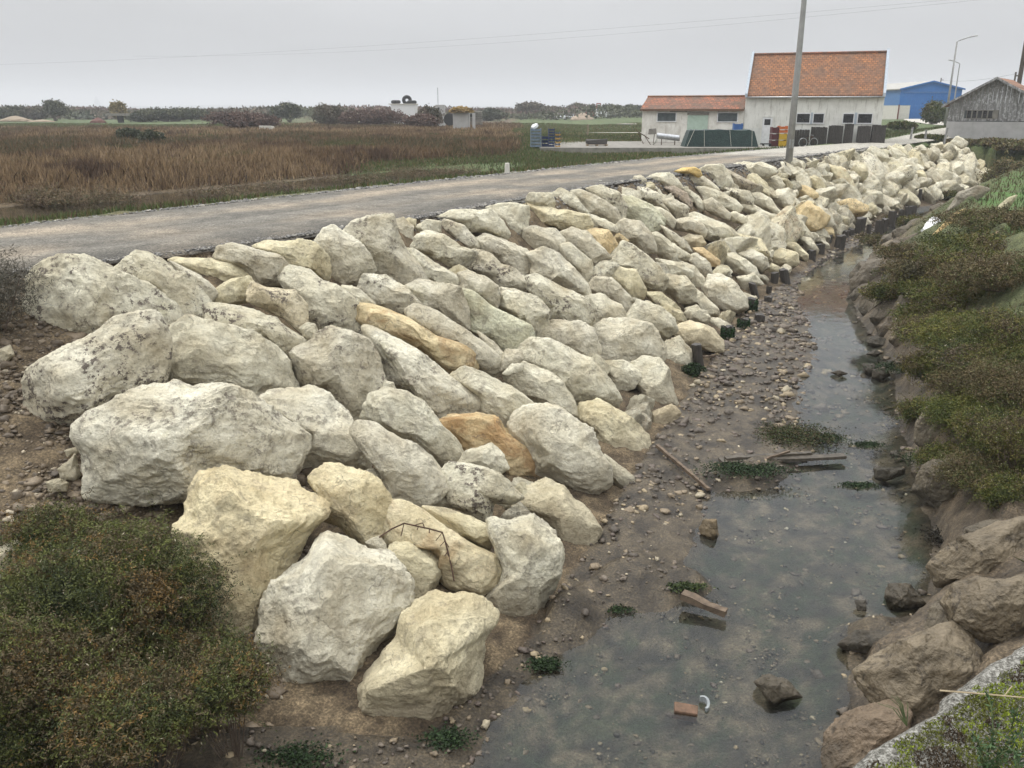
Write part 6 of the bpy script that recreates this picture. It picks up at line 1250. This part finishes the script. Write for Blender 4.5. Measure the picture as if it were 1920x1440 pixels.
# coloured containers next to the door
crate((15.9, 54.2, -.1), (.42, .5, 1.15), 'maroon_plastic', 'dark red crate stack right of the white door', 3)
crate((16.35, 54.1, -.1), (.46, .5, .78), 'yellow_plastic', 'yellow crates under the orange ones left of the tall pole', 2)
crate((16.35, 54.1, .69), (.5, .5, .42), 'orange_plastic', 'orange crates on top of the yellow ones', 2, name='crate_stack')
crate((16.72, 54.1, -.1), (.2, .5, .72), 'pale_green_paint', 'narrow pale green crate beside the yellow crates', 2)
crate((13.75, 54.6, .0), (.55, .4, 1.25), 'blue_plastic', 'blue crates behind the right end of the netted stack', 3)
tr_ = empty('hand_trolley', (15.35, 53.9, -.1), 0, 'low dark trolley in front of the white door', 'trolley'); MB().box((-.3, -.2, .12), (.3, .2, .18)).build('platform', MATS['rubber'], tr_)
for x_ in (-.2, .2): o = MB().tube([(x_, -.22, .07), (x_, -.16, .07)], .07, 10).build('wheel', MATS['rubber'], tr_)
# rows of dark mesh bags
k0 = 0
for i, (x0, x1, y0, y1, z0, z1) in enumerate([(1487, 1517, 243, 268, 0, 0), (1518, 1550, 238, 266, 0, 0), (1551, 1580, 235, 264, 0, 0), (1581, 1600, 232, 262, 0, 0), (1606, 1632, 236, 258, 0, 0), (1633, 1660, 234, 256, 0, 0)]):
    Y = 54.6-i*.15; a = WY(x0, y1, Y); b_ = WY(x1, y0, Y); w_ = b_[0]-a[0]; g_ = hz((a[0]+b_[0])/2, Y); h_ = b_[2]-g_
    rt_ = empty('mesh_bag_pile', (a[0], Y, g_), R(-16), 'dark upright pile of oyster mesh bags, %s from the left along the facade' % ordn(i+1), 'mesh bags', 'mesh bag piles along the facade')
    nk = max(4, int(w_/.13))
    mb = MB()
    for k in range(nk):
        xa = w_*k/nk; hh_ = h_*random.uniform(.975, 1.01); mb.prism([(xa+.003, 0), (xa+w_/nk-.003, 0), (xa+w_/nk-.003, hh_-.02), (xa+w_/nk-.02, hh_), (xa+.02, hh_)], 1, -.25+random.uniform(-.015, .015), .25)
    mb.build('bags', MATS['mesh_bag'], rt_)
wz_ = hz(17.8, 53.9)
mc = empty('old_bicycle', (17.85, 53.7, wz_), R(10), 'small old bicycle leaning on the first pile of mesh bags', 'bicycle')
for x_ in (-.35, .35):
    pts = [(x_+.26*math.cos(a), 0, .27+.26*math.sin(a)) for a in np.linspace(0, 2*math.pi, 17)]; MB().tube(pts, .022, 5, False).build('wheel', MATS['zinc'], mc)
mb = MB(); [mb.tube([a, b_], .018, 5) for a, b_ in (((-.35, 0, .27), (-.1, 0, .6)), ((-.35, 0, .27), (0, 0, .27)), ((0, 0, .27), (-.1, 0, .62)), ((0, 0, .27), (.25, 0, .6)), ((-.1, 0, .6), (.25, 0, .6)), ((.35, 0, .27), (.24, 0, .68)))]; mb.build('frame', MATS['rust'], mc); MB().tube([(.2, -.18, .7), (.22, .18, .7)], .015, 5).build('handlebar', MATS['zinc'], mc); MB().box((-.2, -.05, .62), (-.02, .05, .66)).build('saddle', MATS['rubber'], mc)

# ------------------------------------------------------------------ far vehicles and odds
simple('car_white', (.70, .71, .73), (.66, .67, .69), 3, .3); simple('car_silver', (.40, .41, .42), (.36, .37, .38), 3, .3, .5); simple('car_dark', (.03, .045, .07), (.025, .035, .05), 3, .3); simple('car_grey', (.22, .24, .25), (.19, .2, .21), 3, .3)
def car(px, yb, Y, mat, lab, van=False, front=True):
    P = WY(px, yb, Y); g_ = hz(P[0], Y); c_ = empty('parked_van' if van else 'parked_car', (P[0], Y, g_), R(random.uniform(-12, 12)), lab, 'van' if van else 'car', None if van else 'cars parked on the far meadow')
    hw = .88; Hh = 1.95 if van else 1.45; bz = 1.05 if van else .85
    # body: side profile extruded across, front towards the camera
    prof = [(0, .25), (0, .65), (.1, bz-.1), (.9, bz), (4.2, bz+.05), (4.3, .3)] if not van else [(0, .25), (0, .9), (.15, 1.1), (.9, 1.25), (4.6, 1.25), (4.6, .3)]
    mb = MB(); mb.prism([(a, b_) for a, b_ in prof], 0, -hw, hw); mb.build('body', MATS[mat], c_, bevel=.06)
    ins = .13; y0, y1, y2, y3 = (.85, 1.6, 3.3, 3.95) if not van else (.9, 1.5, 4.5, 4.58); zb = bz if not van else 1.25
    V = [(-hw+.03, y0, zb-.02), (hw-.03, y0, zb-.02), (hw-.03, y3, zb), (-hw+.03, y3, zb), (-hw+ins+.05, y1, Hh), (hw-ins-.05, y1, Hh), (hw-ins-.05, y2, Hh), (-hw+ins+.05, y2, Hh)]
    MB().add(V, [(0, 3, 2, 1), (4, 5, 6, 7), (0, 1, 5, 4), (1, 2, 6, 5), (2, 3, 7, 6), (3, 0, 4, 7)]).build('cabin', MATS[mat], c_, bevel=.05)
    d = np.array([0, -(Hh-zb), -(y1-y0)]); 
    f0 = lambda u, v: (u*(hw-.12-.12*v), y0+(y1-y0)*v-.03, zb+(Hh-zb)*v+.02)
    MB().add([f0(-1, .12), f0(1, .12), f0(1, .9), f0(-1, .9)], [(0, 1, 2, 3)]).build('windscreen', MATS['dark_glass'], c_)
    for s_ in (-1, 1):
        MB().box((s_*.62-.16, -.03, .62), (s_*.62+.16, .0, .76)).build('headlight', MATS['white_plastic'], c_)
        for yy in (.8, 3.5): MB().tube([(s_*(hw-.2), yy, .32), (s_*(hw+.01), yy, .32)], .32, 14).build('wheel', MATS['rubber'], c_)
    MB().box((-.5, -.035, .36), (.5, -.002, .5)).build('grille', MATS['rubber'], c_)
car(1033, 222, 195, 'car_dark', 'dark blue car, leftmost of the cars on the far meadow'); car(1051, 223, 190, 'car_white', 'white car right of the dark blue one on the far meadow'); car(1069, 222, 195, 'car_silver', 'silver car left of the sand heap on the far meadow')
car(1131, 221, 190, 'car_white', 'white van right of the red machine on the far meadow', True); car(1149, 221, 200, 'car_grey', 'grey car right of the white van on the far meadow'); car(-4, 224, 185, 'car_dark', 'dark car cut by the left edge of the picture at the horizon')
# sand heap
def heap(name, px, yb, wpx, hpx, Y, cols, lab, cat='heap'):
    P = WY(px, yb, Y); g_ = hz(P[0], Y); w_ = wpx/1690*Y; h_ = hpx/1690*Y; V0, F0 = ico(5); v = V0.copy(); v[:, 2] = np.maximum(v[:, 2], -.1); rr_ = np.hypot(v[:, 0], v[:, 1]); v[:, 2] *= (1-.45*rr_)
    v = v*[w_/2, w_/3, h_*1.05]*(1+.12*fbm(v, 2.5, 3, int(px)))[:, None]; o = meshobj(name, v, F0, MATS[cols], smooth=False); o.location = (P[0], Y, g_); tag(o, lab, cat)
simple('sand', (.42, .33, .25), (.30, .23, .17), 3); simple('rust_scrap', (.13, .05, .035), (.07, .03, .025), 3)
heap('sand_heap', 1092, 224, 46, 12, 180, 'sand', 'pale pinkish sand heap between the silver car and the red machine'); heap('rubble_heap', 30, 228, 60, 9, 150, 'pallet_wood', 'pale rubble heap at the far left near the dark car'); heap('rubble_heap', 78, 228, 50, 4, 145, 'pallet_wood', 'low flat rubble heap right of the pale one at the far left')
heap('scrap_heap', 183, 221, 30, 9, 140, 'rust_scrap', 'rusty red scrap heap left of the yellow plume tree')
# red machine
rm = empty('red_forklift', (*WY(1110, 222, 200)[:2], 0), 0, 'red lifting machine with mast behind the sand heap', 'machine'); MB().box((-1.6, 0, .4), (1.2, 2, 1.5), .05).build('body', MATS['red_paint'] if 'red_paint' in MATS else simple('red_paint', (.28, .05, .03), (.2, .04, .03), 4), rm)
mb = MB(); mb.box((.9, 0, .3), (1.1, .2, 3.0)); mb.box((1.7, 0, .3), (1.9, .2, 3.0)); mb.box((.9, 0, 3.0), (1.9, .2, 3.2)); mb.build('mast', MATS['red_paint'], rm); MB().box((-.7, .2, 1.5), (.6, 1.8, 2.5)).build('cab', MATS['dark_glass'], rm)
for x_ in (-1.1, .8): MB().tube([(x_, -.1, .4), (x_, .2, .4)], .42, 12).build('wheel', MATS['rubber'], rm)
# white container with black tyres
P = WY(756, 206, 125); cn = empty('white_container', (P[0], 125, 0), 0, 'white container or boat hull standing among brambles on the horizon', 'container'); t_ = WY(756, 196, 125)[2]
MB().prism([(-1.3, 0), (1.5, 0), (1.75, t_), (-1.75, t_)], 1, 0, 3).build('hull', MATS['white_paint'], cn); MB().box((-2.0, -.1, t_+.003), (1.8, 3, t_+.12)).build('rim', MATS['cream_wall'], cn)
for px, zz_, tilt, lab in [(742, .45, 0, 'black tyre lying at the left end of the white container'), (763, .75, 1.0, 'black tyre propped upright on the white container'), (772, .40, 0, 'black tyre lying at the right end of the white container')]:
    q = WY(px, 195, 125.8); o = bpy.data.objects.new('tyre', bpy.data.meshes.new('tyre')); bm = bmesh.new(); ms_ = []
    for a in range(20):
        for b_ in range(8):
            A = 2*math.pi*a/20; B_ = 2*math.pi*b_/8; ms_.append(bm.verts.new(((.45+.24*math.cos(B_))*math.cos(A), (.45+.24*math.cos(B_))*math.sin(A), .24*math.sin(B_))))
    for a in range(20):
        for b_ in range(8): bm.faces.new((ms_[a*8+b_], ms_[((a+1) % 20)*8+b_], ms_[((a+1) % 20)*8+(b_+1) % 8], ms_[a*8+(b_+1) % 8]))
    bm.to_mesh(o.data); bm.free(); o.data.materials.append(MATS['rubber']); COL.objects.link(o); o.location = (q[0], 126, t_+.12+zz_*(.62 if tilt else .5)); o.rotation_euler = (tilt*1.3, tilt*.5, 0); tag(o, lab, 'tyre', 'tyres on the white container')
# seaweed/straw-roofed shelter
P = WY(868, 232, 90); sh = empty('thatched_shelter', (P[0], 90, hz(P[0], 90)), 0, 'small grey shelter heaped with ochre straw near the middle of the horizon', 'shelter'); hs_ = WY(868, 212, 90)[2]-hz(P[0], 90)
MB().box((-1.0, 0, 0), (.55, 2, hs_)).box((.95, -.1, -.2), (1.25, .1, hs_)).box((.62, -.1, -.2), (.72, .0, hs_)).build('wall', MATS['grey_render'], sh); MB().box((.75, -.12, hs_-.35), (.93, .1, hs_-.05)).build('opening', MATS['dark_glass'], sh)
V0, F0 = ico(5); v = V0*[1.15, 1, .5]*(1+.35*fbm(V0, 5, 3, 3))[:, None]; v[:, 2] = np.maximum(v[:, 2], -.1); o = meshobj('thatch', v, F0, MATS['sand_straw'] if 'sand_straw' in MATS else simple('sand_straw', (.27, .17, .05), (.13, .10, .04), 6, bstr=1, bdist=.1), sh); o.location = (-.15, .6, hs_+.12)
pt = empty('pallet_stack', (*WY(890, 218, 92)[:2], 0), 0, 'stack of grey pallets right of the straw-topped shelter', 'pallets')
for k in range(7): MB().box((-.45, 0, .5+k*.2), (.75, 1, .62+k*.2), .02).build('pallet', MATS['grey_concrete'], pt)
cb_ = empty('small_cabin', (*WY(825, 215, 110)[:2], .2), 0, 'small pale cabin with a thin mast left of the straw-topped shelter', 'cabin'); MB().box((-.55, 0, -.3), (.55, 1.5, 2.3)).build('wall', MATS['grey_render'], cb_); MB().box((-.2, -.02, 1.5), (-.05, 0, 2.0)).build('window', MATS['dark_glass'], cb_); MB().tube([(-.25, .5, 2.3), (-.25, .5, 4.3)], .04, 5).build('mast', MATS['zinc'], cb_)
wg = empty('wagon', (*WY(843, 219, 105)[:2], .1), 0, 'low trailer with a big wheel left of the straw-topped shelter', 'trailer'); MB().box((-1.0, 0, 1.1), (1.0, 1.5, 1.35)).build('bed', MATS['grey_concrete'], wg); MB().tube([(0, -.1, .75), (0, .1, .75)], .7, 16).build('wheel', MATS['rubber'], wg)
hutm = empty('platform_shed', (*WY(221, 219, 138)[:2], 0), 0, 'dark low platform under the yellow plume tree', 'platform'); MB().box((-1.9, 0, 1.0), (1.2, 1.5, 1.35)).build('deck', MATS['grey_concrete'], hutm); MB().box((-.2, .2, -.1), (.5, .9, .997)).build('base', MATS['rubber'], hutm)
o = MB().box((-.6, 0, 0), (.6, 1, .42), .05).build('white_block', MATS['cream_wall'], bevel=.03); P = WY(497, 233, 88); o.location = (P[0], 88, hz(P[0], 88)); tag(o, 'pale concrete block below the reddish hedge', 'block')
o = MB().tube([(0, 0, -.1), (0, 0, .35)], [.10, .08], 9).build('marker_stone', MATS['cream_wall'], bevel=.02); P = W(951, 334, -.15); o.location = (P[0], P[1], hz(P[0], P[1])); tag(o, 'small white marker stone on the far edge of the road', 'marker')
for px, yb, yt, lab in [(1102, 252, 233, 'thin wooden post in the meadow left of the annex')]: P = WY(px, yb, 75); g_ = hz(P[0], 75); o = MB().tube([(0, 0, -.2), (0, 0, WY(px, yt, 75)[2]-g_)], .07, 6).build('meadow_post', MATS['pallet_wood']); o.location = (P[0], 75, g_); tag(o, lab, 'post')
# pond strips on the far meadow, sky reflection painted as flat pale colour
for i, (px0, px1, py, wd_) in enumerate([(1150, 1205, 236, 5), (1088, 1200, 254, 1.3)]):
    a = W(px0, py, -.1); b_ = W(px1, py, -.1); o = MB().add([(a[0], a[1], hz(*a[:2])+.25), (b_[0], b_[1], hz(*a[:2])+.25), (b_[0]+1, b_[1]+wd_, hz(*a[:2])+.25), (a[0]+2, a[1]+wd_*.7, hz(*a[:2])+.25)], [(0, 1, 2, 3)]).build('pond_strip', MATS['pale_concrete']); o['kind'] = 'structure'
# far shore beyond the bay
m, n, b = newmat('far_shore'); b.inputs['Base Color'].default_value = (.06, .08, .07, 1); b.inputs['Roughness'].default_value = 1
mb = MB(); xs = np.linspace(-3200, 2600, 140); hsr = 7+5*fbm(np.stack([xs*.004, 0*xs, 0*xs], 1), 1, 4, 3)
V = [(x_, 3800, -5) for x_ in xs]+[(x_, 3800, 6+h_) for x_, h_ in zip(xs, hsr)]+[(x_, 4300, 4+h_) for x_, h_ in zip(xs, hsr)]; k = len(xs)
F = [(i, i+1, k+i+1, k+i) for i in range(k-1)]+[(k+i, k+i+1, 2*k+i+1, 2*k+i) for i in range(k-1)]; o = mb.add(V, F).build('far_hills', MATS['far_shore']); o['kind'] = 'structure'
tw = empty('distant_tower', (*WY(181, 200, 3600)[:2], 0), 0, 'very faint slender church tower on the far horizon at the left', 'tower'); MB().box((-8, 0, -2), (8, 16, 30)).build('shaft', MATS['far_shore'], tw); MB().prism([(-6, 30), (6, 30), (0, 48)], 1, 2, 14).build('spire', MATS['far_shore'], tw)

# ------------------------------------------------------------------ haze
HAZE = True
if HAZE:
    mb = MB(); mb.box((-6500, -80, -30), (6500, 9500, 60)); m = bpy.data.materials.new('haze'); m.use_nodes = True; n = m.node_tree; n.nodes.clear(); o_ = n.nodes.new('ShaderNodeOutputMaterial'); pv = n.nodes.new('ShaderNodeVolumePrincipled')
    pv.inputs['Color'].default_value = (.95, .97, 1, 1); pv.inputs['Density'].default_value = .0007; pv.inputs['Anisotropy'].default_value = .0; n.links.new(pv.outputs[0], o_.inputs['Volume'])
    hzb = mb.build('haze', m); hzb['kind'] = 'stuff'
